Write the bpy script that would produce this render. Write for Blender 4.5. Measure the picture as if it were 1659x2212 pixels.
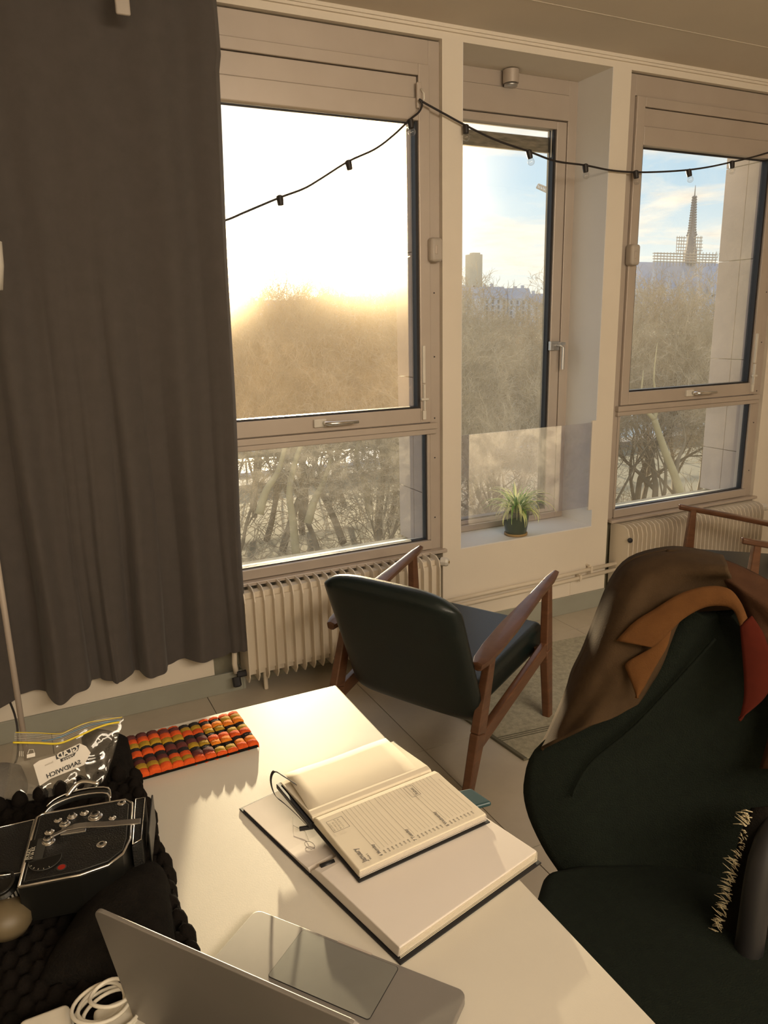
import bpy, bmesh, math, random
import numpy as np
from mathutils import Vector, Matrix, noise
for o in list(bpy.data.objects): bpy.data.objects.remove(o)
sc = bpy.context.scene
COL = sc.collection
R_ = random.Random(7)
PI = math.pi

# ---------------------------------------------------------------- camera
CAMP = Vector((0, -2.9107, 1.5)); FPX = 1625.0
yaw, pit, rol = math.radians(26.07), math.radians(-14.12), math.radians(-1.22)
fw = Vector((math.sin(yaw)*math.cos(pit), math.cos(yaw)*math.cos(pit), math.sin(pit)))
r0 = Vector((math.cos(yaw), -math.sin(yaw), 0)); u0 = r0.cross(fw)
rt = math.cos(rol)*r0 + math.sin(rol)*u0; up = -math.sin(rol)*r0 + math.cos(rol)*u0
cd = bpy.data.cameras.new('camera'); cam = bpy.data.objects.new('camera', cd); COL.objects.link(cam)
cd.sensor_fit = 'VERTICAL'; cd.sensor_height = 36.0; cd.lens = FPX/2212*36.0
cd.clip_start = 0.02; cd.clip_end = 9000
cam.matrix_world = Matrix(((rt.x, up.x, -fw.x, CAMP.x), (rt.y, up.y, -fw.y, CAMP.y), (rt.z, up.z, -fw.z, CAMP.z), (0, 0, 0, 1)))
sc.camera = cam
def ray(px, py): return rt*(px-829.5) + up*(1106-py) + fw*FPX
def at(px, py, ax, v):
    "the point of the world plane (axis ax = v) seen at a pixel"
    d = ray(px, py); return CAMP + d*((v-CAMP[ax])/d[ax])
def onp(px, py, p0, n, off=0.0):
    d = ray(px, py); n = n.normalized(); return CAMP + d*(((p0+n*off)-CAMP).dot(n)/d.dot(n))

# ---------------------------------------------------------------- light
SUN_EL, SUN_AZ = math.radians(6.1), math.radians(18.4)
SD = Vector((math.sin(SUN_AZ)*math.cos(SUN_EL), math.cos(SUN_AZ)*math.cos(SUN_EL), math.sin(SUN_EL)))
sl = bpy.data.lights.new('sun', 'SUN'); sl.energy = 15.5; sl.angle = math.radians(0.9); sl.color = (1, .80, .50)
so = bpy.data.objects.new('sun', sl); COL.objects.link(so); so.rotation_euler = (-SD).to_track_quat('-Z', 'Y').to_euler()
w = bpy.data.worlds.new('world'); sc.world = w; w.use_nodes = True
nt = w.node_tree; nt.nodes.clear()
def nn(t, typ, **k):
    n = t.nodes.new(typ)
    for a, b in k.items():
        if a.startswith('i_'):
            key = a[2:]; n.inputs[int(key) if key.isdigit() else key].default_value = b
        else: setattr(n, a, b)
    return n
def L(t, a, b): t.links.new(a, b)
def mathn(t, op, a, b=None, clamp=False):
    n = t.nodes.new('ShaderNodeMath'); n.operation = op; n.use_clamp = clamp
    for i, v in enumerate((a, b)):
        if v is None: continue
        if isinstance(v, (int, float)): n.inputs[i].default_value = v
        else: t.links.new(v, n.inputs[i])
    return n.outputs[0]
def mixc(t, f, a, b):
    n = t.nodes.new('ShaderNodeMix'); n.data_type = 'RGBA'
    for i, v in ((0, f), (6, a), (7, b)):
        if isinstance(v, (int, float)): n.inputs[i].default_value = v
        elif isinstance(v, tuple): n.inputs[i].default_value = (*v, 1) if len(v) == 3 else v
        else: t.links.new(v, n.inputs[i])
    return n.outputs[2]
tc = nn(nt, 'ShaderNodeTexCoord'); sep = nn(nt, 'ShaderNodeSeparateXYZ'); L(nt, tc.outputs['Generated'], sep.inputs[0])
zz = mathn(nt, 'MAXIMUM', sep.outputs[2], 0.0)
grad = nn(nt, 'ShaderNodeValToRGB'); L(nt, zz, grad.inputs[0]); cr = grad.color_ramp
cr.elements[0].position = 0; cr.elements[0].color = (.95, .93, .80, 1); cr.elements[1].position = .45; cr.elements[1].color = (.42, .60, .90, 1)
e = cr.elements.new(.07); e.color = (.78, .90, .92, 1)
e = cr.elements.new(.16); e.color = (.42, .68, .88, 1)
# clouds on a flat layer overhead: direction / elevation
dv = nn(nt, 'ShaderNodeCombineXYZ')
zc = mathn(nt, 'ADD', zz, .10)
L(nt, mathn(nt, 'DIVIDE', sep.outputs[0], zc), dv.inputs[0]); L(nt, mathn(nt, 'DIVIDE', sep.outputs[1], zc), dv.inputs[1])
cn = nn(nt, 'ShaderNodeTexNoise', i_Scale=1.15, i_Detail=8.0, i_Roughness=.58, i_Distortion=.6); L(nt, dv.outputs[0], cn.inputs['Vector'])
cm = nn(nt, 'ShaderNodeMapRange', i_1=.44, i_2=.62); L(nt, cn.outputs[0], cm.inputs[0])
cn2 = nn(nt, 'ShaderNodeTexNoise', i_Scale=5.0, i_Detail=6.0, i_Roughness=.6); L(nt, dv.outputs[0], cn2.inputs['Vector'])
ccol = mixc(nt, cn2.outputs[0], (.62, .60, .58), (1.5, 1.32, 1.05))
sky = mixc(nt, cm.outputs[0], grad.outputs[0], ccol)
vd = nn(nt, 'ShaderNodeVectorMath', operation='DOT_PRODUCT'); L(nt, tc.outputs['Generated'], vd.inputs[0]); vd.inputs[1].default_value = SD
dp = mathn(nt, 'MAXIMUM', vd.outputs['Value'], 0.0)
g1 = mathn(nt, 'MULTIPLY', mathn(nt, 'POWER', dp, 350.0), 3.0); g2 = mathn(nt, 'ADD', mathn(nt, 'MULTIPLY', mathn(nt, 'POWER', dp, 110.0), 1.1), mathn(nt, 'MULTIPLY', mathn(nt, 'POWER', dp, 8.0), .12))
gs = mathn(nt, 'ADD', g1, g2)
glow = nn(nt, 'ShaderNodeVectorMath', operation='SCALE'); glow.inputs[0].default_value = (1, .90, .68); L(nt, gs, glow.inputs['Scale'])
addv = nn(nt, 'ShaderNodeVectorMath', operation='ADD'); L(nt, sky, addv.inputs[0]); L(nt, glow.outputs[0], addv.inputs[1])
bg = nn(nt, 'ShaderNodeBackground', i_Strength=1.0); L(nt, addv.outputs[0], bg.inputs[0])
wo = nn(nt, 'ShaderNodeOutputWorld'); L(nt, bg.outputs[0], wo.inputs[0])
# warm fill light added behind the camera, no visible fixture
def area(name, loc, sx, sy, power, col, rot=(0, 0, 0)):
    l = bpy.data.lights.new(name, 'AREA'); l.shape = 'RECTANGLE'; l.size = sx; l.size_y = sy; l.energy = power; l.color = col
    o = bpy.data.objects.new(name, l); COL.objects.link(o); o.location = loc; o.rotation_euler = rot; return o
area('warm_fill_light', (1.2, -4.3, 2.58), 2.6, 1.0, 138, (1, .83, .63), (math.radians(58), 0, 0))
for i, (x0, x1, z0, z1, y) in enumerate(((.66, 1.66, .5, 2.3, .33), (1.9, 2.5, .5, 2.4, .33), (2.8, 3.75, .5, 2.3, .38), (-.2, .4, .5, 2.4, .33))):
    po = area('window_portal', ((x0+x1)/2, y, (z0+z1)/2), x1-x0, z1-z0, 1, (1, 1, 1), (math.radians(-90), 0, 0)); po.data.cycles.is_portal = True
sc.view_settings.view_transform = 'Standard'; sc.view_settings.look = 'None'; sc.view_settings.gamma = 1
sc.view_settings.exposure = 0.0; sc.view_settings.use_curve_mapping = False
sc.cycles.use_denoising = True; sc.cycles.sample_clamp_indirect = 6; sc.cycles.max_bounces = 10
sc.cycles.transparent_max_bounces = 24; sc.cycles.caustics_reflective = False; sc.cycles.caustics_refractive = False

# ---------------------------------------------------------------- helpers
class MB:
    def __init__(s): s.v = []; s.f = []
    def add(s, vs, fs):
        b = len(s.v); s.v += [tuple(q) for q in vs]; s.f += [tuple(b+i for i in q) for q in fs]; return s
    def box(s, x0, x1, y0, y1, z0, z1):
        return s.add([(x, y, z) for x in (x0, x1) for y in (y0, y1) for z in (z0, z1)],
                     [(0, 1, 3, 2), (4, 6, 7, 5), (0, 4, 5, 1), (2, 3, 7, 6), (0, 2, 6, 4), (1, 5, 7, 3)])
    def hexa(s, a, b):
        "two matching quads joined into a solid"
        return s.add(list(a)+list(b), [(3, 2, 1, 0), (4, 5, 6, 7), (0, 1, 5, 4), (1, 2, 6, 5), (2, 3, 7, 6), (3, 0, 4, 7)])
    def bar(s, p0, p1, w0, h0, w1=None, h1=None, side=(0, 1, 0)):
        p0 = Vector(p0); p1 = Vector(p1); d = (p1-p0).normalized(); a = Vector(side); a = (a-d*a.dot(d)).normalized(); b = d.cross(a)
        w1 = w0 if w1 is None else w1; h1 = h0 if h1 is None else h1
        q = lambda p, w, h: [p+a*w/2+b*h/2, p-a*w/2+b*h/2, p-a*w/2-b*h/2, p+a*w/2-b*h/2]
        return s.hexa(q(p0, w0, h0), q(p1, w1, h1))
    def tube(s, pts, r, n=8, cap=True):
        pts = [Vector(p) for p in pts]; m = len(pts); rr = r if isinstance(r, (list, tuple)) else [r]*m
        t0 = (pts[1]-pts[0]).normalized(); a = t0.orthogonal().normalized(); vs = []
        for i, p in enumerate(pts):
            t = (pts[min(i+1, m-1)]-pts[max(i-1, 0)]).normalized(); a = (a-t*a.dot(t)).normalized(); b = t.cross(a)
            vs += [p+(a*math.cos(2*PI*k/n)+b*math.sin(2*PI*k/n))*rr[i] for k in range(n)]
        fs = [(i*n+k, i*n+(k+1) % n, (i+1)*n+(k+1) % n, (i+1)*n+k) for i in range(m-1) for k in range(n)]
        if cap: fs += [tuple(range(n))[::-1], tuple((m-1)*n+k for k in range(n))]
        return s.add(vs, fs)
    def lathe(s, prof, c=(0, 0, 0), n=24, axis=(0, 0, 1)):
        ax = Vector(axis).normalized(); a = ax.orthogonal().normalized(); b = ax.cross(a); c = Vector(c); m = len(prof); vs = []
        for r, h in prof: vs += [c+ax*h+(a*math.cos(2*PI*k/n)+b*math.sin(2*PI*k/n))*max(r, 1e-5) for k in range(n)]
        fs = [(i*n+k, i*n+(k+1) % n, (i+1)*n+(k+1) % n, (i+1)*n+k) for i in range(m-1) for k in range(n)]
        fs += [tuple(range(n))[::-1], tuple((m-1)*n+k for k in range(n))]
        return s.add(vs, fs)
    def prism(s, poly, z0, z1):
        n = len(poly)
        return s.add([(x, y, z0) for x, y in poly]+[(x, y, z1) for x, y in poly],
                     [tuple(range(n))[::-1], tuple(range(n, 2*n))]+[(i, (i+1) % n, n+(i+1) % n, n+i) for i in range(n)])
    def slab(s, pts, off):
        "closed polygon of 3D points extruded by the vector off"
        n = len(pts); off = Vector(off)
        return s.add([Vector(p) for p in pts]+[Vector(p)+off for p in pts],
                     [tuple(range(n))[::-1], tuple(range(n, 2*n))]+[(i, (i+1) % n, n+(i+1) % n, n+i) for i in range(n)])
    def grid(s, rows):
        n = len(rows[0]); vs = [p for r in rows for p in r]
        return s.add(vs, [(i*n+j, i*n+j+1, (i+1)*n+j+1, (i+1)*n+j) for i in range(len(rows)-1) for j in range(n-1)])
    def mesh(s, name):
        me = bpy.data.meshes.new(name); me.from_pydata([tuple(q) for q in s.v], [], s.f); me.validate()
        bm = bmesh.new(); bm.from_mesh(me); bmesh.ops.recalc_face_normals(bm, faces=bm.faces); bm.to_mesh(me); bm.free(); return me
    def build(s, name, mat, parent=None, smooth=False, bevel=0, seg=2, solid=0, sub=0, kind=None):
        me = s.mesh(name); me.materials.append(mat); return link(name, me, parent, smooth, bevel, seg, solid, sub, kind)
def link(name, me, parent=None, smooth=False, bevel=0, seg=2, solid=0, sub=0, kind=None):
    o = bpy.data.objects.new(name, me); COL.objects.link(o)
    if smooth: me.shade_smooth()
    if solid: m = o.modifiers.new('s', 'SOLIDIFY'); m.thickness = abs(solid); m.offset = -1 if solid > 0 else 1
    if bevel: m = o.modifiers.new('b', 'BEVEL'); m.width = bevel; m.segments = seg; m.limit_method = 'ANGLE'; m.angle_limit = math.radians(40)
    if sub: m = o.modifiers.new('u', 'SUBSURF'); m.levels = sub; m.render_levels = sub
    if bevel and smooth:
        m = o.modifiers.new('n', 'WEIGHTED_NORMAL')
    if parent:
        o.parent = parent
        if parent.type == 'EMPTY': o.matrix_parent_inverse = parent.matrix_basis.inverted()
    if kind: o['kind'] = kind
    return o
def tag(o, label, cat, group=None, kind=None):
    o['label'] = label; o['category'] = cat
    if group: o['group'] = group
    if kind: o['kind'] = kind
    return o
def thing(name, label, cat, loc=(0, 0, 0), group=None, kind=None):
    o = bpy.data.objects.new(name, None); COL.objects.link(o); o.location = loc; o.empty_display_size = .05
    o.matrix_basis = Matrix.Translation(loc)
    return tag(o, label, cat, group, kind)
def copy_tree(o, parent=None):
    c = o.copy(); COL.objects.link(c)
    if parent: c.parent = parent
    for ch in [q for q in o.children]: copy_tree(ch, c)
    return c
def catmull(pts, n):
    "resample a polyline smoothly to n points"
    P = [Vector(p) for p in pts]; m = len(P)-1; out = []
    for i in range(n):
        t = i/(n-1)*m; k = min(int(t), m-1); f = t-k
        a, b, c, d = P[max(k-1, 0)], P[k], P[k+1], P[min(k+2, m)]
        out.append(.5*((2*b)+(c-a)*f+(2*a-5*b+4*c-d)*f*f+(3*b-a-3*c+d)*f**3))
    return out
def text_obj(body, size, mtx, mat, parent, name='lettering', extrude=.00015, bold=0, align='LEFT'):
    cu = bpy.data.curves.new('t', 'FONT'); cu.body = body; cu.size = size; cu.extrude = extrude; cu.offset = bold; cu.resolution_u = 2; cu.align_x = align
    o = bpy.data.objects.new('t', cu); COL.objects.link(o); dg = bpy.context.evaluated_depsgraph_get()
    me = bpy.data.meshes.new_from_object(o.evaluated_get(dg)); bpy.data.objects.remove(o); bpy.data.curves.remove(cu)
    me.transform(mtx); me.name = name; me.materials.clear(); me.materials.append(mat); return link(name, me, parent)
def frame_mtx(o, x, y):
    x = Vector(x).normalized(); y = Vector(y); y = (y-x*y.dot(x)).normalized(); z = x.cross(y); o = Vector(o)
    return Matrix(((x.x, y.x, z.x, o.x), (x.y, y.y, z.y, o.y), (x.z, y.z, z.z, o.z), (0, 0, 0, 1)))

# ---------------------------------------------------------------- materials
def mat(name, col, rough=.5, col2=None, scale=8, detail=4, bump=0, bscale=None, metal=0, spec=.5, trans=None, sheen=0, stretch=None, coat=0):
    m = bpy.data.materials.new(name); m.use_nodes = True; t = m.node_tree; b = t.nodes['Principled BSDF']
    b.inputs['Base Color'].default_value = (*col, 1); b.inputs['Roughness'].default_value = rough; b.inputs['Metallic'].default_value = metal
    b.inputs['Specular IOR Level'].default_value = spec; b.inputs['Sheen Weight'].default_value = sheen; b.inputs['Coat Weight'].default_value = coat
    tcn = t.nodes.new('ShaderNodeTexCoord'); mp = t.nodes.new('ShaderNodeMapping'); L(t, tcn.outputs['Object'], mp.inputs[0])
    if stretch: mp.inputs['Scale'].default_value = stretch
    n = nn(t, 'ShaderNodeTexNoise', i_Scale=float(scale), i_Detail=float(detail), i_Roughness=.6); L(t, mp.outputs[0], n.inputs['Vector'])
    c2 = col2 if col2 else tuple(c*.86 for c in col)
    mr = nn(t, 'ShaderNodeMapRange', i_1=.3, i_2=.7); L(t, n.outputs[0], mr.inputs[0])
    L(t, mixc(t, mr.outputs[0], col, c2), b.inputs['Base Color'])
    if bump:
        n2 = nn(t, 'ShaderNodeTexNoise', i_Scale=float(bscale or scale*6), i_Detail=3.0); L(t, mp.outputs[0], n2.inputs['Vector'])
        bp = nn(t, 'ShaderNodeBump', i_Strength=bump, i_Distance=.004); L(t, n2.outputs[0], bp.inputs['Height']); L(t, bp.outputs[0], b.inputs['Normal'])
    if trans:
        tr = nn(t, 'ShaderNodeBsdfTranslucent'); tr.inputs[0].default_value = (*trans, 1)
        ad = nn(t, 'ShaderNodeAddShader'); L(t, b.outputs[0], ad.inputs[0]); L(t, tr.outputs[0], ad.inputs[1])
        L(t, ad.outputs[0], t.nodes['Material Output'].inputs[0])
    return m
def glassmat(name, dust=.03, dmax=.14, tint=(.97, .98, .98), gloss=.05, scale=3.0, smear=(1, 1, 1), dcol=(.85, .80, .70), haze=0):
    "thin pane: clear with a film of dust that scatters the light falling on it"
    m = bpy.data.materials.new(name); m.use_nodes = True; t = m.node_tree; t.nodes.clear()
    tr = nn(t, 'ShaderNodeBsdfTransparent'); tr.inputs[0].default_value = (*tint, 1)
    gl = nn(t, 'ShaderNodeBsdfGlossy', i_Roughness=.03)
    lw = nn(t, 'ShaderNodeLayerWeight', i_Blend=.5)
    mx = nn(t, 'ShaderNodeMixShader'); L(t, mathn(t, 'ADD', mathn(t, 'MULTIPLY', mathn(t, 'POWER', lw.outputs['Facing'], 4.0), gloss*8), gloss*.6, True), mx.inputs[0]); L(t, tr.outputs[0], mx.inputs[1]); L(t, gl.outputs[0], mx.inputs[2])
    tcn = t.nodes.new('ShaderNodeTexCoord'); mp = t.nodes.new('ShaderNodeMapping'); L(t, tcn.outputs['Object'], mp.inputs[0]); mp.inputs['Scale'].default_value = smear
    n = nn(t, 'ShaderNodeTexNoise', i_Scale=scale, i_Detail=9.0, i_Roughness=.72, i_Distortion=.5); L(t, mp.outputs[0], n.inputs['Vector'])
    n2 = nn(t, 'ShaderNodeTexNoise', i_Scale=240.0, i_Detail=2.0); L(t, tcn.outputs['Object'], n2.inputs['Vector'])
    a = nn(t, 'ShaderNodeMapRange', i_1=.45, i_2=.75, i_3=dust, i_4=dmax); L(t, n.outputs[0], a.inputs[0])
    b = nn(t, 'ShaderNodeMapRange', i_1=.66, i_2=.78, i_3=0.0, i_4=.12); L(t, n2.outputs[0], b.inputs[0])
    f = mathn(t, 'ADD', a.outputs[0], b.outputs[0], True)
    tl = nn(t, 'ShaderNodeBsdfTranslucent'); tl.inputs[0].default_value = (*dcol, 1)
    df = nn(t, 'ShaderNodeBsdfDiffuse'); df.inputs[0].default_value = (*dcol, 1)
    m1 = nn(t, 'ShaderNodeMixShader', i_0=.35); L(t, tl.outputs[0], m1.inputs[1]); L(t, df.outputs[0], m1.inputs[2])
    if haze:      # grime scatters light forwards around the sun
        rf = nn(t, 'ShaderNodeBsdfRefraction', i_Roughness=.42, i_IOR=1.35); rf.inputs[0].default_value = (1, .86, .64, 1)
        mh = nn(t, 'ShaderNodeMixShader', i_0=haze); L(t, mx.outputs[0], mh.inputs[1]); L(t, rf.outputs[0], mh.inputs[2]); mx = mh
    m2 = nn(t, 'ShaderNodeMixShader'); L(t, f, m2.inputs[0]); L(t, mx.outputs[0], m2.inputs[1]); L(t, m1.outputs[0], m2.inputs[2])
    o = nn(t, 'ShaderNodeOutputMaterial'); L(t, m2.outputs[0], o.inputs[0]); return m
M = dict(
 wall=mat('wall_paint', (.82, .75, .65), .75, (.78, .71, .61), 2.5, 4, .12, 30),
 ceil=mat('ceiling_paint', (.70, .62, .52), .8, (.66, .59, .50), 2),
 niche=mat('niche_paint', (.84, .82, .80), .7, (.80, .78, .76), 3),
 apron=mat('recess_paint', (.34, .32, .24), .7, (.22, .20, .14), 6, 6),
 base=mat('grey_skirting', (.36, .37, .32), .55, (.31, .31, .26), 3),
 frame=mat('window_aluminium', (.56, .49, .43), .42, (.52, .45, .39), 5, 3, metal=.25),
 gasket=mat('black_gasket', (.02, .02, .025), .5),
 steel=mat('chrome', (.86, .84, .80), .26, metal=1), dsteel=mat('brushed_steel', (.55, .55, .55), .4, metal=1),
 white=mat('white_plastic', (.80, .76, .68), .4), beige=mat('sensor_plastic', (.52, .46, .40), .5),
 tile=mat('floor_tile', (.62, .56, .46), .42, (.50, .45, .37), 3.5, 7, .05, 40), grout=mat('floor_joint', (.10, .085, .07), .8),
 curtain=mat('curtain_cloth', (.088, .076, .070), .9, (.078, .068, .062), 20, bump=.1, bscale=300, sheen=.15),
 radiator=mat('radiator_enamel', (.78, .70, .58), .4, (.74, .66, .54), 4),
 leather=mat('green_leather', (.007, .015, .014), .36, (.005, .011, .011), 12, bump=.10, bscale=250, spec=.5),
 wood=mat('teak_wood', (.17, .075, .036), .32, (.105, .044, .021), 9, 6, stretch=(1, 1, 6), coat=.25),
 table=mat('table_laminate', (.66, .62, .53), .38, (.62, .58, .50), 4, bump=.03, bscale=500),
 paper=mat('cream_paper', (.80, .73, .58), .8, (.78, .70, .56), 6), paper2=mat('white_paper', (.76, .70, .64), .8, (.74, .68, .61), 6),
 ink=mat('grey_ink', (.22, .20, .18), .7), ink2=mat('faint_ink', (.50, .46, .38), .7), cover=mat('black_cover', (.012, .012, .014), .5),
 alu=mat('laptop_aluminium', (.30, .28, .26), .5, (.28, .265, .245), 14, metal=.55), trackpad=mat('trackpad_glass', (.30, .30, .275), .36, metal=.5),
 keys=mat('black_keys', (.012, .012, .012), .5), foam=mat('black_foam', (.011, .0085, .007), .95, (.006, .005, .004), 40, bump=.3, bscale=400, spec=.08),
 fleece=mat('black_fleece', (.008, .007, .006), 1, (.013, .011, .009), 60, bump=.5, bscale=350, spec=.08),
 camblk=mat('camera_leatherette', (.006, .006, .005), .5, (.009, .008, .007), 120, bump=.5, bscale=500, spec=.3),
 camgrey=mat('camera_enamel', (.05, .05, .045), .35), camdark=mat('camera_black_metal', (.007, .007, .006), .35),
 red=mat('red_dot', (.35, .02, .01), .4), mesh=mat('chair_mesh', (.012, .020, .012), .85, (.008, .013, .008), 60, bump=.5, bscale=420),
 coat=mat('brown_wool', (.060, .037, .019), .95, (.046, .028, .014), 30, bump=.2, bscale=400, spec=.15), lapel=mat('rust_wool', (.110, .048, .015), .95, (.09, .038, .012), 30, bump=.2, bscale=400, spec=.15),
 rug=mat('grey_rug', (.50, .47, .36), .95, (.32, .30, .23), 60, bump=.6, bscale=200), rug2=mat('rug_weft', (.16, .15, .11), .95),
 pot=mat('glazed_pot', (.10, .13, .10), .25, (.08, .105, .085), 9), saucer=mat('tan_rim', (.42, .28, .12), .5), soil=mat('soil', (.03, .02, .015), 1),
 leafA=mat('variegated_leaf', (.58, .62, .34), .45, (.50, .56, .28), 20, trans=(.34, .38, .16)), leafB=mat('green_leaf', (.10, .22, .06), .45, trans=(.10, .20, .04)),
 cable=mat('black_cable', (.02, .015, .015), .5), wcable=mat('white_cable', (.74, .70, .60), .45),
 stone=mat('stone_cladding', (.46, .40, .38), .85, (.38, .33, .31), 5, 7, .3, 60), sill=mat('zinc_sill', (.80, .78, .66), .6, (.74, .72, .6), 5),
 bark=mat('bark', (.20, .155, .10), .9, (.14, .11, .075), 3), twig=mat('twig', (.44, .36, .25), .9, (.34, .27, .18), 3), palebark=mat('pale_bark', (.46, .38, .20), .9, (.34, .28, .15), 4),
 ground=mat('bank_earth', (.17, .15, .10), .95, (.11, .11, .07), .6, 8), quay=mat('quay_stone', (.22, .22, .22), .9, (.16, .16, .17), 1),
 water=mat('river_water', (.16, .24, .30), .12, (.20, .28, .34), .4, bump=.8, bscale=1.4), boat=mat('boat_roof', (.62, .68, .86), .6, (.56, .62, .80), 1), hull=mat('boat_hull', (.05, .09, .08), .5),
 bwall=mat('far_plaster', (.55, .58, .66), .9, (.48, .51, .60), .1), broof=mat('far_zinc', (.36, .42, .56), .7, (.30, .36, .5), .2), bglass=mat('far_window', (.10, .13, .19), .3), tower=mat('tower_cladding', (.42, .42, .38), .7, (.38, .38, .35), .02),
 spire=mat('lead_spire', (.20, .19, .21), .8), scaff=mat('scaffold', (.55, .46, .38), .7), plastic=None)
M['mesh']=mat('chair_mesh', (.006, .010, .006), .9, (.004, .007, .004), 60, bump=.5, bscale=420, spec=.25)
M['green']=mat('hills', (.14, .15, .10), .95)
M['pane'] = glassmat('dirty_pane', .060, .092, haze=.020, dcol=(.92, .72, .50))
M['pane2'] = glassmat('niche_pane', .030, .055, haze=.005)
M['panelow'] = glassmat('smeared_pane', .040, .13, scale=5.0, smear=(1, 1, 2.2), haze=.03)
M['pane3'] = glassmat('window_pane', .030, .052, haze=.008)
M['plexi'] = glassmat('dusty_acrylic', .085, .24, (.90, .89, .93), .05, 5.0)
M['bag'] = glassmat('zip_bag_film', .06, .16, (.93, .93, .92), .16, 9.0, dcol=(.7, .68, .6))
M['bulb'] = glassmat('bulb_glass', .02, .06, (.93, .93, .93), .12)
def wireframe_mat(name, base, col, sc_, w_):
    "woven mesh pattern as relief"
    m = mat(name, base, .9, col, 40); return m

# ---------------------------------------------------------------- room shell
def struct(name, mb, m, label, cat='wall', **k):
    return tag(mb.build(name, m, **k), label, cat, kind='structure')
X0, X1 = -1.7, 5.2
wf = MB()
wf.box(X0, X1, 0, .31, 2.595, 2.95)
wf.box(X0, -.29, 0, .31, 0, 2.595)
wf.box(.52, .62, 0, .31, 0, 2.595); wf.box(1.727, 1.824, 0, .31, 0, 2.595); wf.box(2.623, 2.73, 0, .31, 0, 2.595); wf.box(3.84, 3.94, 0, .31, 0, 2.595)
wf.box(3.94, X1, 0, .31, 0, 2.595)
wf.box(-.29, .52, 0, .31, 0, .45); wf.box(1.824, 2.623, 0, .31, 0, .45)
wall = struct('wall_front', wf, M['wall'], 'cream painted wall piers, lintel and apron around the windows')
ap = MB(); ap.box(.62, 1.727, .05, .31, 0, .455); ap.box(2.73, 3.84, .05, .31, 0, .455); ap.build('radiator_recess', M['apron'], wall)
# niche linings (white reveals, sill boards)
for x0, x1 in ((1.824, 2.623), (-.29, .52)):
    b = MB(); b.box(x1-.003, x1+.001, .001, .24, .45, 2.596); b.box(x0-.001, x0+.003, .001, .24, .45, 2.596); b.build('reveal_lining', M['niche'], wall)
    b = MB(); b.box(x0+.003, x1-.003, -.001, .235, .449, .455); b.build('sill_board', M['niche'], wall, bevel=.001)
b = MB(); b.box(2.0, 2.02, -.004, 0, .10, .175); 
pn = MB()
for x0, x1 in ((1.84, 2.50),):   # shallow moulded access panel under the niche
    for a in ((x0, x1, .172, .176), (x0, x1, .095, .099)): pn.box(a[0], a[1], -.003, 0, a[2], a[3])
    pn.box(x1-.004, x1, -.003, 0, .095, .176)
pn.build('panel_bead', M['wall'], wall)
struct('ceiling', MB().box(X0, X1, -5.6, .31, 2.645, 2.8), M['ceil'], 'cream painted ceiling sloping away over the windows', 'ceiling')
t = MB(); t.box(X0, X1, -.020, 0, 2.632, 2.645); t.box(X0, X1, -.012, 0, 2.622, 2.632)
struct('trim_1', t, M['wall'], 'thin double bead where the ceiling meets the window wall', 'trim')
t = MB().box(X0, X1, -.337, -.334, 2.6435, 2.645); struct('trim_2', t, M['ceil'], 'fine seam strip running along the ceiling', 'trim')
struct('wall_left', MB().box(X0-.1, X0, -5.6, .31, 0, 2.8), M['wall'], 'plain left wall out of view')
struct('wall_right', MB().box(X1, X1+.1, -5.6, .31, 0, 2.8), M['wall'], 'plain right wall out of view')
struct('wall_back', MB().box(X0, X1, -5.7, -5.6, 0, 2.8), M['wall'], 'plain wall behind the viewpoint')
fl = struct('floor', MB().box(X0, X1, -5.6, .31, -.12, -.004), M['grout'], 'large worn beige floor tiles with fine dark joints', 'floor')
tm = MB().box(-.2985, .2985, -.2985, .2985, -.004, 0).mesh('tile'); tm.materials.append(M['tile'])
for i in range(-4, 7):
    for j in range(-5, 3):
        cx = 1.18+.6*i+.3; cy = -1.39+.6*j+.3
        if cy < -4.3 or cx > X1 or cx < X0: continue
        o = bpy.data.objects.new('tile', tm); COL.objects.link(o); o.location = (cx, cy, R_.uniform(-.0005, .0)); o.parent = fl
b = MB().box(X0, .735, -.012, 0, 0, .088); b.box(.735, .747, -.012, .05, 0, .088); b.box(1.727, 2.73, -.012, 0, 0, .095)
struct('baseboard_front', b, M['base'], 'grey green painted skirting board under the windows', 'baseboard', bevel=.002)

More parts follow.
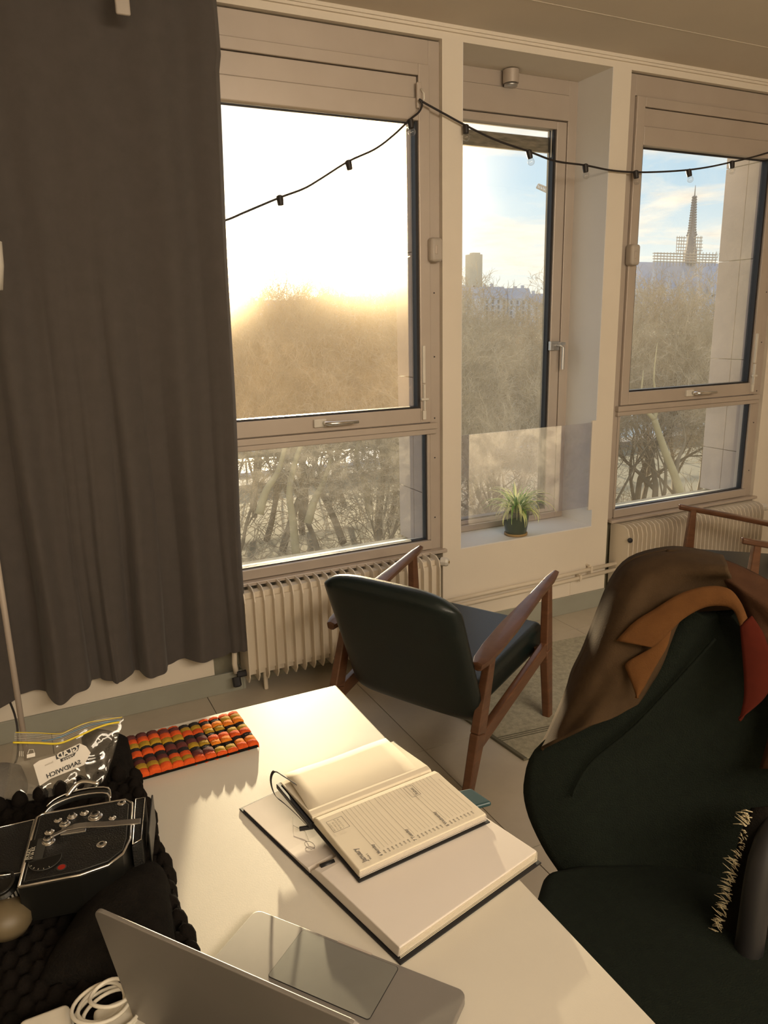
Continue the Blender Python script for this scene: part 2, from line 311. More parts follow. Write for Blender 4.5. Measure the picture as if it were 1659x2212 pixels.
# ---------------------------------------------------------------- windows
def window_big(n, x0, x1, label, pm, pml, full):
    """x0..x1 clear opening between piers, glass 1.142..2.29 and .52..1.01"""
    t = thing('window_%d' % n, label, 'window', ((x0+x1)/2, 0, .46), kind='structure')
    F = M['frame']
    sr, sl_ = x1-.105, x0+.105      # sash inner limits
    fr = MB(); fr.box(x0, x0+.052, .022, .10, .46, 2.59); fr.box(x1-.052, x1, .022, .10, .46, 2.59); fr.box(x0+.052, x1-.052, .022, .10, 2.50, 2.59)
    fr.build('frame', F, t, bevel=.002)
    s = MB(); s.box(x0+.054, sl_, .008, .06, 1.065, 2.5-.002); s.box(sr, x1-.054, .008, .06, 1.065, 2.498)
    s.box(sl_, sr, .008, .06, 1.065, 1.130); s.box(sl_, sr, .008, .06, 2.455, 2.498); s.box(sl_, sr, .008, .06, 2.29, 2.372)
    s.build('sash', F, t, bevel=.003)
    MB().box(sl_+.004, sr-.004, .018, .05, 2.374, 2.452).build('head_panel', F, t, bevel=.002)
    MB().box(sl_-.01, sr+.01, .052, .060, 2.36, 2.47).build('panel_leak_stop', F, t)  # unseen box added to block sun leaking around the head panel
    g = MB(); g.box(sr-.012, sr-.001, .02, .058, 1.131, 2.289); g.box(sl_+.001, sl_+.012, .02, .058, 1.131, 2.289); g.box(sl_+.012, sr-.012, .02, .058, 1.131, 1.138); g.box(sl_+.012, sr-.012, .044, .058, 2.284, 2.289)
    g.build('gasket', M['gasket'], t)
    MB().box(sl_+.012, sr-.012, .047, .051, 1.138, 2.282).build('pane', pm, t)
    tr = MB(); tr.box(x0+.03, x1-.026, -.004, .03, 1.035, 1.062); tr.box(x0+.034, x1-.030, .002, .06, 1.012, 1.034); tr.build('transom', F, t, bevel=.003)
    lf = MB(); lf.box(x1-.068, x1-.053, .02, .07, .515, 1.011); lf.box(x0+.053, x0+.068, .02, .07, .515, 1.011); lf.box(x0+.053, x1-.053, .012, .07, .472, .514); lf.build('lower_frame', F, t, bevel=.002)
    g = MB(); g.box(x1-.075, x1-.069, .03, .06, .515, 1.011); g.box(x0+.069, x1-.075, .03, .06, .515, .519); g.build('gasket', M['gasket'], t)
    MB().box(x0+.069, x1-.075, .048, .052, .519, 1.012).build('pane', pml, t)
    MB().box(x0+.01, x1+.012, -.022, .02, .455, .470).build('sill_strip', F, t, bevel=.002)
    # tilt handle on the bottom rail
    hx = x0+.555 if full else x0+.545
    pl_ = MB().box(hx-.055, hx, -.006, .010, 1.085, 1.118).build('handle_plate', M['white'], t, bevel=.003)
    MB().tube([(hx-.01, -.004, 1.102), (hx-.01, -.03, 1.102), (hx+.01, -.042, 1.102), (hx+.13, -.040, 1.100)], [.009, .009, .009, .007], 10).build('handle', M['steel'], t, smooth=True)
    # alarm contact on the jamb and slim stay
    ax = x1-.04 if n == 1 else x0+.065
    bx = MB(); bx.box(ax-.028, ax+.028, -.030, .022, 1.745, 1.842); bx.build('alarm_contact', M['beige'], t, bevel=.014, seg=4, smooth=True)
    MB().box(ax-.012, ax+.0, -.033, -.029, 1.775, 1.81).build('contact_inlay', M['frame'], t, bevel=.002)
    st = MB(); st.box(x1-.100, x1-.088, -.004, .009, 1.24, 1.40); st.box(x1-.098, x1-.090, -.008, .009, 1.12, 1.235); st.box(x1-.102, x1-.086, -.004, .009, 1.08, 1.12); st.box(x1-.112, x1-.076, -.012, .0, 1.165, 1.175)
    st.build('stay_arm', M['white'], t, bevel=.002)
    sc_ = MB()
    for z in (.62, .9, 1.35, 1.62, 1.08): sc_.lathe([(.003, 0), (.003, .002)], (x1-.03, .0205, z), 8, (0, -1, 0))
    sc_.build('screw_heads', M['gasket'], t)
    # stone outside the reveal and the sunlit zinc sill
    for side, xa, xb in (('r', x1-.045, x1), ('l', x0, x0+.045)):
        for z0, z1 in ((.46, .718), (.722, 1.25), (1.254, 1.80), (1.804, 2.30), (2.304, 2.595)):
            for y0, y1 in ((.102, .196), (.199, .345)):
                q = MB().box(xa, xb, y0, y1, z0, z1).build('stone_slab', M['stone'], wall, bevel=.0015)
    s = MB().hexa([(x0+.045, .071, .40), (x1-.045, .071, .40), (x1-.045, .36, .38), (x0+.045, .36, .38)], [(x0+.045, .071, .514), (x1-.045, .071, .514), (x1-.045, .36, .43), (x0+.045, .36, .43)])
    s.build('outer_sill', M['sill'], t)
    return t
window_big(1, .62, 1.727, 'left tall aluminium window partly behind the curtain, sun glare on its dirty glass', M['pane'], M['panelow'], False)
window_big(3, 2.73, 3.84, 'right tall aluminium window looking out to the spire', M['pane3'], M['pane3'], True)
def window_mid(n, x0, x1, label):
    t = thing('window_%d' % n, label, 'window', ((x0+x1)/2, .24, .45), kind='structure'); F = M['frame']
    fr = MB(); fr.box(x0, x0+.055, .235, .31, .455, 2.595); fr.box(x1-.055, x1, .235, .31, .455, 2.595); fr.box(x0+.055, x1-.055, .235, .31, 2.53, 2.595); fr.box(x0+.055, x1-.055, .235, .31, .455, .49); fr.build('frame', F, t, bevel=.002)
    MB().box(x0+.057, x1-.057, .225, .30, 2.418, 2.527).build('head_panel', F, t, bevel=.002)
    s = MB(); s.box(x1-.115, x1-.057, .24, .30, .492, 2.415); s.box(x0+.057, x0+.115, .24, .30, .492, 2.415); s.box(x0+.115, x1-.115, .24, .30, 2.380, 2.415); s.box(x0+.115, x1-.115, .24, .30, .492, .512)
    s.build('sash', F, t, bevel=.003)
    g = MB(); g.box(x1-.128, x1-.116, .25, .295, .512, 2.38); g.box(x0+.116, x0+.124, .25, .295, .512, 2.38); g.box(x0+.124, x1-.128, .25, .295, .512, .518); g.build('gasket', M['gasket'], t)
    MB().box(x0+.124, x1-.128, .272, .276, .518, 2.38).build('pane', M['pane2'], t)
    h = MB(); h.box(x1-.128, x1-.07, .222, .24, 1.345, 1.39); h.build('handle_plate', M['dsteel'], t, bevel=.002)
    h = MB(); h.tube([(x1-.085, .225, 1.37), (x1-.085, .195, 1.37), (x1-.072, .190, 1.36), (x1-.072, .190, 1.25)], [.008, .008, .008, .008], 10); h.box(x1-.075, x1-.05, .2, .235, 1.37, 1.385); h.build('handle', M['dsteel'], t, smooth=False)
    MB().box(x0+.10, x1-.118, .29, .305, 2.285, 2.352).build('blind_hem', mat('blind_weave', (.10, .085, .06), .9, (.34, .29, .22), 14, 3, stretch=(1, 1, 5)), t)
    MB().box(x1-.129, x1-.121, .262, .27, 2.26, 2.39).build('blind_guide', M['white'], t)
    return t
window_mid(2, 1.824, 2.623, 'narrow window in the deep middle niche with the plant below')
window_mid(4, -.29, .52, 'narrow niche window hidden behind the curtain')
# door-closer cylinder on the niche window head
t = thing('ventilation_knob', 'small grey cylinder fixed on the head of the niche window', 'fitting', (2.20, .21, 2.51))
MB().lathe([(.036, 0), (.036, .055), (.030, .058)], (2.205, .20, 2.535), 24, (0, 0, 1)).build('cylinder', M['frame'], t, smooth=True, bevel=.002)
MB().lathe([(.030, 0), (.030, .012)], (2.205, .20, 2.523), 24).build('cap', M['dsteel'], t, smooth=True)

# ---------------------------------------------------------------- radiators
def radiator(x0, x1, zb, zt, step, label, valve_right=True, yb=.03, yf=-.115):
    t = thing('radiator', label, 'radiator', ((x0+x1)/2, -.04, 0))
    n = int(round((x1-x0)/step)); step = (x1-x0)/n
    prof = [(yb-.01, zb+.02), (yb-.01, zt-.005), (-.03, zt), (-.075, zt), (yf+.012, zt-.014), (yf, zt-.05), (yf, zb+.03), (yf+.02, zb), (-.03, zb)]
    me = MB().slab([(-.0025, y, z) for y, z in prof], (.005, 0, 0)).mesh('fin'); me.materials.append(M['radiator'])
    for i in range(n+1):
        o = bpy.data.objects.new('fin', me); COL.objects.link(o); o.location = (x0+step*i, 0, 0); o.parent = t; o.matrix_parent_inverse = t.matrix_basis.inverted()
    c = MB(); c.box(x0, x1, -.07, -.03, zt-.045, zt-.022); c.box(x0, x1, -.07, -.03, zb+.02, zb+.045)
    c.box(x0, x1, -.085, -.02, zb+.045, zt-.045); c.build('core', M['radiator'], t)
    for q in (x0+.08, x1-.08): MB().tube([(q, -.06, .003), (q, -.06, zb+.03)], .009, 8).build('foot', M['radiator'], t)
    if valve_right:
        v = MB(); v.tube([(x1, -.05, zt-.035), (x1+.035, -.05, zt-.035)], .010, 10); v.build('valve_stem', M['gasket'], t)
        v = MB(); v.lathe([(.014, 0), (.021, .004), (.021, .03), (.015, .04), (.006, .041)], (x1+.03, -.065, zt-.035), 8, (.65, -.75, 0)); v.build('valve_knob', M['white'], t, bevel=.002)
        v = MB(); v.lathe([(.006, 0), (.006, .003)], (x1+.03+.65*.041, -.065-.75*.041, zt-.035), 8, (.65, -.75, 0)); v.build('knob_screw', mat('brass', (.6, .42, .15), .3, metal=1), t)
    return t
ra = radiator(.74, 1.645, .065, .468, .0415, 'cream finned radiator under the left window, behind the near armchair')
v = MB(); v.tube([(.66, .0, .22), (.665, -.03, .26), (.69, -.04, .262), (.70, -.05, .22), (.695, -.05, .14), (.70, -.05, .10)], .011, 10); v.build('elbow_pipe', M['radiator'], ra, smooth=True)
v = MB(); v.lathe([(.018, 0), (.018, .035), (.012, .04)], (.695, -.06, .085), 10, (0, -.4, -1)); v.lathe([(.014, 0), (.014, .05)], (.70, -.06, .095), 10, (1, 0, 0)); v.build('old_valve', M['gasket'], ra)
radiator(2.775, 3.80, .06, .452, .031, 'cream finned radiator under the right window, behind the far armchair')
v = thing('radiator_plug', 'small dark bleed plug on the right radiator end', 'plug', (2.77, -.09, .4)); MB().lathe([(.010, 0), (.013, .006), (.013, .014), (.006, .02)], (2.774, -.116, .385), 12, (-.2, -1, 0)).build('plug', M['gasket'], v)
# twin heating pipes on the apron
pp = thing('heating_pipes', 'pair of cream heating pipes clipped along the apron below the niche', 'pipe', (2.2, -.03, .2))
for z in (.218, .184): MB().tube([(1.70, -.028, z-.004), (2.3, -.03, z+.004), (2.85, -.03, z+.018)], .0105, 10).build('pipe', M['radiator'], pp, smooth=True)
for x, z in ((2.60, .229), (2.53, .196)):
    c = MB(); c.tube([(x, 0, z+.018), (x, -.03, z+.018)], .006, 8); c.box(x-.006, x+.006, -.044, -.014, z-.017, z+.017); c.build('pipe_clip', M['radiator'], pp)

# ---------------------------------------------------------------- acrylic guard, string lights
g = thing('acrylic_guard', 'clear dusty acrylic sheet fixed across the niche above the plant', 'guard', (2.2, -.005, .57))
MB().box(1.825, 2.582, -.012, -.007, .565, .995).build('sheet', M['plexi'], g)
MB().box(2.584, 2.612, -.014, .0, .545, 1.005).build('batten', M['wall'], g, bevel=.002)
sl_pts = [(432, 492), (490, 475), (530, 458), (604, 427), (655, 408), (690, 388), (752, 349), (810, 322), (850, 292), (886, 258), (905, 242), (912, 226), (906, 215), (920, 224), (960, 246), (1004, 270), (1070, 302), (1142, 327), (1200, 348), (1264, 357), (1320, 368), (1373, 372), (1430, 371), (1487, 367), (1535, 360), (1581, 350), (1620, 341), (1665, 328), (1760, 300)]
sy = lambda px: -.022
t = thing('string_light', 'black festoon cable of small clear bulbs strung across the windows', 'string lights', (1.6, -.02, 2.3))
cp = [at(x, y, 1, sy(x)) for x, y in sl_pts]
MB().tube(catmull(cp, 150), .0042, 6).build('cable', M['cable'], t, smooth=True)
for x, y, dx in ((604, 427, 1), (752, 351, 3), (886, 262, 2), (1006, 274, 0), (1142, 329, 5), (1264, 359, 2), (1373, 373, 3), (1487, 370, 6), (1581, 352, 1)):
    p = at(x, y-3, 1, -.022); d = Vector((dx*.05, -.1, -1)).normalized()
    s_ = MB().lathe([(.007, -.004), (.013, .0), (.013, .012), (.0115, .03), (.0105, .032)], p, 12, d).build('socket', M['cable'], t, smooth=True, bevel=.001)
    q = p+d*.030; MB().lathe([(.008, 0), (.0135, .008), (.0155, .016), (.013, .024), (.007, .029), (.001, .0305)], q, 14, d).build('bulb', M['bulb'], s_, smooth=True)
hk = thing('cable_hook', 'small white adhesive hook on the left window frame holding the cable', 'hook', (1.61, 0, 2.36))
c = at(906, 205, 1, .0); MB().box(c.x-.014, c.x+.006, -.008, .008, c.z-.05, c.z+.045).build('hook_plate', M['frame'], hk, bevel=.003)
MB().tube([(c.x+.002, -.008, c.z+.02), (c.x+.008, -.022, c.z+.0), (c.x+.006, -.026, c.z-.02), (c.x+.004, -.018, c.z-.03)], .004, 8).build('hook_arm', M['white'], hk, smooth=True)

# ---------------------------------------------------------------- curtain
def curtain():
    rows = []; NU, NZ = 340, 46
    for j in range(NZ):
        v_ = j/(NZ-1); z = 2.62-(2.62-.208)*v_
        xe = .795-.052*v_+(.012*math.sin(v_*9) if v_ < .1 else 0)
        r = []
        for i in range(NU):
            u = i/(NU-1); x = -.95+(xe+.95)*u; s = (x+.95)
            a = .014+.030*v_**1.5
            y = -.115+.05*v_**2 + a*(1-.45*v_**3)*(.55*math.sin(s*37+1.3*math.sin(s*7))+.45*math.sin(s*23+2))
            # deep sharp pleats that open towards the hem
            for pc, pw, pa in ((.06, .075, .125), (.20, .03, .03), (.255, .045, .055), (.375, .055, .095), (.60, .10, .035), (.72, .05, .05), (-.2, .1, .08)):
                q = (x-pc)/pw
                if -1 < q < 1: y -= pa*v_**3*(1-abs(q)**3)**.7
            y += .012*math.sin(s*60+3*v_)*v_**2
            if u > .985: y += (u-.985)*2.5
            r.append((x+.006*math.sin(z*5+s*12)*v_, y, z+.006*math.sin(s*31)*v_**4))
        rows.append(r)
    return MB().grid(rows)
cu = curtain().build('curtain', M['curtain'], smooth=True)
tag(cu, 'long dark grey pleated curtain drawn over the left part of the windows', 'curtain')
b = thing('curtain_bracket', 'small pale bracket overlapping the top of the dark curtain', 'bracket', (.3, -.2, 2.6))
p = at(264, 5, 1, -.22); MB().box(p.x-.022, p.x+.022, -.226, -.212, p.z-.035, 2.645).build('bracket_plate', M['beige'], b, bevel=.006, seg=3)
# floor lamp at the left edge
fx = at(22, 1400, 1, -.62)
t = thing('floor_lamp', 'slim grey pole of a floor lamp in front of the curtain at far left', 'lamp', (fx.x, -.62, 0))
MB().tube([(fx.x, -.62, .02), (fx.x, -.62, 1.46)], .0085, 12).build('pole', M['frame'], t, smooth=True)
MB().lathe([(.11, 0), (.11, .012), (.02, .022)], (fx.x, -.62, 0), 32).build('base', M['frame'], t, smooth=True)
p = at(-14, 575, 1, -.62); MB().lathe([(.045, 0), (.055, .06), (.058, .12), (.03, .13)], (p.x-.03, -.62, p.z-.06), 28).build('lamp_shade', M['white'], t, smooth=True)
MB().tube([(fx.x, -.62, 1.45), ((fx.x+p.x-.03)/2, -.62, 1.56), (p.x-.03, -.62, p.z)], .006, 8).build('lamp_arm', M['frame'], t, smooth=True)
t = MB().tube(catmull([at(22, 1518, 1, -.3), at(32, 1545, 1, -.33), at(38, 1580, 1, -.36), at(36, 1640, 1, -.4), at(10, 1680, 2, .008)], 24), .0035, 6).build('power_cord', M['cable'], smooth=True)
tag(t, 'thin black cord hanging from the curtain beside the lamp pole', 'cord')

# ---------------------------------------------------------------- rug
t = thing('rug', 'flat woven grey rug under the near armchair', 'rug', (2.2, -.6, 0))
c1, c2, c3, c4 = Vector((1.375, -.20, 0)), Vector((1.452, -1.015, 0)), Vector((3.2, -1.22, 0)), Vector((3.15, -.36, 0))
def rq(u, v, z): p = (c1*(1-u)+c4*u)*(1-v)+(c2*(1-u)+c3*u)*v; return Vector((p.x, p.y, z))
b = MB(); b.hexa([rq(0, 0, .0005), rq(0, 1, .0005), rq(1, 1, .0005), rq(1, 0, .0005)], [rq(0, 0, .006), rq(0, 1, .006), rq(1, 1, .006), rq(1, 0, .006)]); b.build('rug_body', M['rug2'], t)
s = MB(); NR = 200
for k in range(NR):
    v0, v1 = (k+.1)/NR, (k+.62)/NR; s.hexa([rq(0, v0, .006), rq(0, v1, .006), rq(1, v1, .006), rq(1, v0, .006)], [rq(.0005, v0, .0082), rq(.0005, v1, .0082), rq(1, v1, .0082), rq(1, v0, .0082)])
s.build('ribs', M['rug'], t, kind='stuff')
s = MB()
for u0, u1 in ((0, .008),): s.hexa([rq(u0, 0, .006), rq(u0, 1, .006), rq(u1, 1, .006), rq(u1, 0, .006)], [rq(u0, 0, .0095), rq(u0, 1, .0095), rq(u1, 1, .0095), rq(u1, 0, .0095)])
for v0, v1 in ((.80, .806), (.815, .82), (.83, .836)): s.hexa([rq(0, v0, .006), rq(0, v1, .006), rq(1, v1, .006), rq(1, v0, .006)], [rq(0, v0, .009), rq(0, v1, .009), rq(1, v1, .009), rq(1, v0, .009)])
s.build('woven_band', M['rug2'], t)

# ---------------------------------------------------------------- armchairs
def armchair(label, group='lounge armchairs'):
    t = thing('armchair', label, 'armchair', (0, 0, 0), group); W = .593; Lf = .611
    for v in (0, W):
        MB().bar((Lf, v, 0), (.575, v, .30), .030, .036, .034, .050).bar((.575, v, .30), (.565, v, .578), .034, .050, .030, .030).build('leg', M['wood'], t, bevel=.006, seg=3, smooth=True)
        MB().bar((-.015, v, 0), (.055, v, .20), .030, .034, .034, .056).bar((.055, v, .20), (.135, v, .462), .034, .056, .030, .034).build('leg', M['wood'], t, bevel=.006, seg=3, smooth=True)
        MB().bar((.05, v, .165), (.585, v, .315), .026, .052).build('side_rail', M['wood'], t, bevel=.005, seg=2, smooth=True)
        sg = -1 if v == 0 else 1
        prof = [(0, .018), (.03, .030), (.10, .036), (.22, .036), (.34, .028), (.45, .022), (.55, .020), (.60, .012)]
        top = []; 
        for u, hw in prof:
            z = .452+.14*(u/.6)**.9; top.append((u+.035, v+sg*(.004)-hw, v+sg*.004+hw, z))
        rows = []
        for (u, a, b_, z) in top: rows.append([(u, a, z), (u, (a+b_)/2, z+.004), (u, b_, z), (u, b_-.004, z-.022), (u, (a+b_)/2, z-.026), (u, a+.004, z-.022), (u, a, z)])
        m = MB().grid(rows); n = 7
        m.f.append(tuple(range(n-1))[::-1]); m.f.append(tuple((len(rows)-1)*n+k for k in range(n-1)))
        m.build('armrest', M['wood'], t, bevel=.006, seg=3, smooth=True)
    # seat cushion sloping back, backrest reclining
    s = MB().hexa([(.10, .035, .230), (.63, .035, .275), (.63, W-.035, .275), (.10, W-.035, .230)], [(.10, .035, .33), (.63, .035, .385), (.63, W-.035, .385), (.10, W-.035, .33)])
    s.build('seat', M['leather'], t, bevel=.028, seg=5, smooth=True)
    MB().bar((.56, .0, .285), (.56, W, .285), .03, .045, side=(1, 0, 0)).build('cross_rail', M['wood'], t, bevel=.003)
    # backrest: rows up the back, bulging cross-section with round top corners
    rows = []; NZ, NV = 16, 14
    def back(off, v, w_):
        u = .075-.215*w_-off; return u
    CV = W/2-.036
    def outline(w_):      # half width against height
        hw = .266; 
        if w_ > .86: hw = .266-.055*(1-math.sqrt(max(0, 1-((w_-.86)/.14)**2)))
        if w_ < .10: hw = .226+.040*math.sqrt(max(0, 1-((.10-w_)/.10)**2))
        return hw
    front, rear = [], []
    for i in range(NZ+1):
        w_ = i/NZ; hw = outline(w_); z = .205+.510*w_; fr_, re_ = [], []
        for j in range(NV+1):
            q = -1+2*j/NV; e = (1-abs(q)**6)**.5 if abs(q) < 1 else 0
            ed = min(1, (w_/.08)) if w_ < .08 else (min(1, (1-w_)/.07) if w_ > .93 else 1); ed = math.sqrt(max(0, 1-(1-ed)**2))
            th = .012+.036*e*ed
            zz_ = z + (-.02*(abs(q)**4) if w_ > .9 else 0)
            fr_.append((.105-.192*w_+th, CV+q*hw, zz_)); re_.append((.105-.192*w_-th-.006*(1-q*q), CV+q*hw, zz_))
        front.append(fr_); rear.append(re_)
    m = MB(); m.grid(front); nb = len(m.v); m.grid(rear); n = NV+1
    for i in range(NZ): 
        m.f.append((i*n, (i+1)*n, nb+(i+1)*n, nb+i*n)); m.f.append((i*n+NV, nb+i*n+NV, nb+(i+1)*n+NV, (i+1)*n+NV))
    for j in range(NV): m.f.append((j, nb+j, nb+j+1, j+1)); m.f.append((NZ*n+j, NZ*n+j+1, nb+NZ*n+j+1, nb+NZ*n+j))
    m.build('backrest', M['leather'], t, smooth=True, sub=1)
    return t
ch = armchair('low teak armchair with dark green leather seen from behind, beside the left radiator')
ch.location = (1.177, -1.092, 0); ch.rotation_euler = (0, 0, math.radians(27.7))
c2_ = copy_tree(ch); c2_.location = (3.50, -.545, 0); c2_.rotation_euler = (0, 0, math.radians(157))
c2_['label'] = 'low teak armchair at the right edge facing left, in front of the right radiator'

# ---------------------------------------------------------------- plant
t = thing('spider_plant', 'variegated spider plant in a dark green glazed pot on the niche sill', 'plant', (2.19, .06, .455))
pc = Vector((2.19, .065, .456))
MB().lathe([(.045, 0), (.052, .006), (.060, .06), (.066, .115), (.066, .125), (.060, .125), (.058, .110), (.02, .108)], pc, 32).build('pot', M['pot'], t, smooth=True)
MB().lathe([(.050, .0005), (.058, .0015), (.058, .011), (.050, .012)], pc, 32).build('saucer', M['saucer'], t, smooth=True)
MB().lathe([(.056, .106), (.050, .114), (.001, .118)], pc, 20).build('soil', M['soil'], t, smooth=True)
def leafmesh(seed, k):
    rr = random.Random(seed); Lg = rr.uniform(.16, .25); lift = rr.uniform(.25, 1.5); m = MB(); rows = []; n = 11
    x = 0; z = 0; a = rr.uniform(.75, 1.45); droop = rr.uniform(.10, .32)
    for i in range(n):
        f = i/(n-1); w_ = .0052*math.sin(PI*min(1, f*.8+.2))**.7*(1-f**3)+.0004; rows.append([(x, -w_, z), (x, 0, z-w_*.5), (x, w_, z)])
        x += math.cos(a)*Lg/n; z += math.sin(a)*Lg/n; a -= droop*(1.3 if i > 3 else .8)
    me = m.grid(rows).mesh('leaf'); me.materials.append(M['leafA'] if k % 3 else M['leafB']); me.shade_smooth(); return me
lms = [leafmesh(50+k, k) for k in range(12)]
for k in range(110):
    o = bpy.data.objects.new('leaf', lms[k % 12]); COL.objects.link(o); a = k*2.399+R_.uniform(-.2, .2); rr = R_.uniform(0, .028)
    o.matrix_world = Matrix.Translation(pc+Vector((math.cos(a)*rr, math.sin(a)*rr, .112))) @ Matrix.Rotation(a, 4, 'Z') @ Matrix.Rotation(R_.uniform(-.35, .25), 4, 'Y') @ Matrix.Scale(R_.uniform(.8, 1.15), 4)
    mw = o.matrix_world.copy(); o.parent = t; o.matrix_parent_inverse = t.matrix_basis.inverted(); o.matrix_basis = mw

# ---------------------------------------------------------------- table
t = thing('table', 'long pale laminate table filling the foreground', 'table', (-.3, -2.2, 0))
MB().box(-1.35, .555, -3.05, -1.52, .712, .740).build('tabletop', M['table'], t, bevel=.003, seg=2)
for x, y in ((-1.28, -1.60), (.45, -1.62), (-1.28, -2.97), (.45, -2.97)): MB().bar((x, y, 0), (x, y, .712), .04, .04).build('leg', M['dsteel'], t, bevel=.002)
MB().box(-1.27, .44, -1.62, -1.60, .66, .712).build('rail', M['dsteel'], t)

# notebooks
def V3(p, z): return Vector((p[0], p[1], z))
nb = thing('notebook', 'large open blank notebook lying under the diary', 'notebook', (.42, -2.05, .741))
ea = Vector((.972, .235, 0)); eb = Vector((.225, -.974, 0)); S1 = Vector((.297, -2.040, 0)); SW = .262; PW = .196
def page_rows(org, ex, ey, w_, d, prof, nx=2):
    "prof: (t, z) along ey"
    return [[org+ex*(w_*i/nx)+ey*(d*tt)+Vector((0, 0, z)) for i in range(nx+1)] for tt, z in prof]
MB().slab([S1-ea*.004+eb*(PW+.006)+Vector((0, 0, .7402)), S1-ea*.004-eb*.0+Vector((0, 0, .7402)), S1+ea*(SW+.004)+Vector((0, 0, .7402)), S1+ea*(SW+.004)+eb*(PW+.006)+Vector((0, 0, .7402))], (0, 0, .0022)).build('back_cover', M['cover'], nb, bevel=.001)
MB().slab([S1-ea*.004-eb*(PW+.004)+Vector((0, 0, .7402)), S1-ea*.004-eb*.001+Vector((0, 0, .7402)), S1+ea*(SW+.004)-eb*.001+Vector((0, 0, .7402)), S1+ea*(SW+.004)-eb*(PW+.004)+Vector((0, 0, .7402))], (0, 0, .0022)).build('front_cover', M['cover'], nb, bevel=.001)
def block(org, ey, prof, zb, name, m_, par, w_, ex, d, holes=None, pages=True):
    top = [org+ey*(d*tt)+Vector((0, 0, z)) for tt, z in prof]; n = len(top); m = MB()
    bot = [org+ey*(d*(tt*.985))+Vector((0, 0, zb)) for tt, z in prof]
    vs = top+[q+ex*w_ for q in top]+bot+[q+ex*w_ for q in bot]
    fs = [(i, i+1, n+i+1, n+i) for i in range(n-1)]+[(2*n+i, 3*n+i, 3*n+i+1, 2*n+i+1) for i in range(n-1)]
    fs += [(i, 2*n+i, 2*n+i+1, i+1) for i in range(n-1)]+[(n+i, n+i+1, 3*n+i+1, 3*n+i) for i in range(n-1)]
    fs += [(0, n, 3*n, 2*n), (n-1, 3*n-1, 4*n-1, 2*n-1)]
    m.add(vs, fs); return m.build(name, m_, par, smooth=False, bevel=.0016, seg=2)
pr = [(0, .7445), (.02, .751), (.06, .757), (.14, .7605), (.3, .7612), (.6, .7608), (1, .7602)]
rb = block(S1, eb, pr, .7426, 'right_page_block', M['paper2'], nb, SW, ea, PW)
pg = MB()
for k in range(7):
    z = .7445+.0022*k
    pg.slab([S1+eb*(PW+.0004)+Vector((0, 0, z)), S1+ea*SW+eb*(PW+.0004)+Vector((0, 0, z)), S1+ea*SW+eb*(PW+.0004)+Vector((0, 0, z+.0004)), S1+eb*(PW+.0004)+Vector((0, 0, z+.0004))], eb*.0006)
pg.build('page_edges', M['paper'], nb, kind='stuff')
pl = [(0, .7445), (.03, .7485), (.1, .7475), (.3, .7455), (.6, .7442), (1, .7436)]
block(S1, -eb, pl, .7426, 'left_page_block', M['paper2'], nb, SW, ea, PW)
# scribble on the left page
sp = [S1-eb*.070+ea*(.030+.004*k)+Vector((0, 0, .7464))+(-eb)*(.02*math.sin(k*.5)) for k in range(5)]
q0 = S1-eb*.045+ea*.030+Vector((0, 0, .7475))
sc1 = MB().tube([q0-eb*(.0105*math.sin(a*.7))+ea*(.006*math.cos(a*.7)) for a in range(11)], .00035, 4); sc1.tube([q0+ea*.004-eb*.008, q0+ea*.012-eb*.03, q0+ea*.006-eb*.055, q0-eb*.075+ea*.018-Vector((0, 0, .002))], .0003, 4)
sc1.build('pen_scribble', M['ink'], nb)
# diary
dz = .7625
di = thing('diary', 'small open January diary with ribbon, on top of the large notebook', 'diary', (.44, -2.0, dz))
da = Vector((.995, .10, 0)).normalized(); db = Vector((.10, -.995, 0)).normalized(); D1 = Vector((.331, -1.968, 0)); DW = .222; DP = .139
Vz = lambda z: Vector((0, 0, z))
MB().slab([D1-da*.004+db*(DP+.005)+Vz(dz), D1-da*.004+Vz(dz), D1+da*(DW+.004)+Vz(dz), D1+da*(DW+.004)+db*(DP+.005)+Vz(dz)], (0, 0, .002)).build('back_cover', M['cover'], di, bevel=.0008)
MB().slab([D1-da*.004-db*(.125)+Vz(dz+.002), D1-da*.004-db*.001+Vz(dz), D1+da*(DW+.004)-db*.001+Vz(dz), D1+da*(DW+.004)-db*(.125)+Vz(dz+.002)], (0, 0, .002)).build('front_cover', M['cover'], di, bevel=.0008)
prd = [(0, dz+.006), (.015, dz+.012), (.05, dz+.0165), (.12, dz+.0185), (.3, dz+.0170), (.6, dz+.0155), (1, dz+.0145)]
pb = block(D1, db, prd, dz+.0022, 'right_page_block', M['paper'], di, DW, da, DP)
pg = MB()
for k in range(6):
    z = dz+.0035+.0018*k; o_ = D1+db*(DP+.0002)
    pg.slab([o_+Vz(z), o_+da*DW+Vz(z), o_+da*DW+Vz(z+.0004), o_+Vz(z+.0004)], db*.0007)
pg.build('page_edges', M['paper2'], di, kind='stuff')
prl = [(0, dz+.006), (.04, dz+.0130), (.12, dz+.0145), (.3, dz+.0130), (.6, dz+.0100), (1, dz+.0065)]
lb = block(D1, -db, prl, dz+.0042, 'left_page_block', M['paper'], di, DW, da, .122)
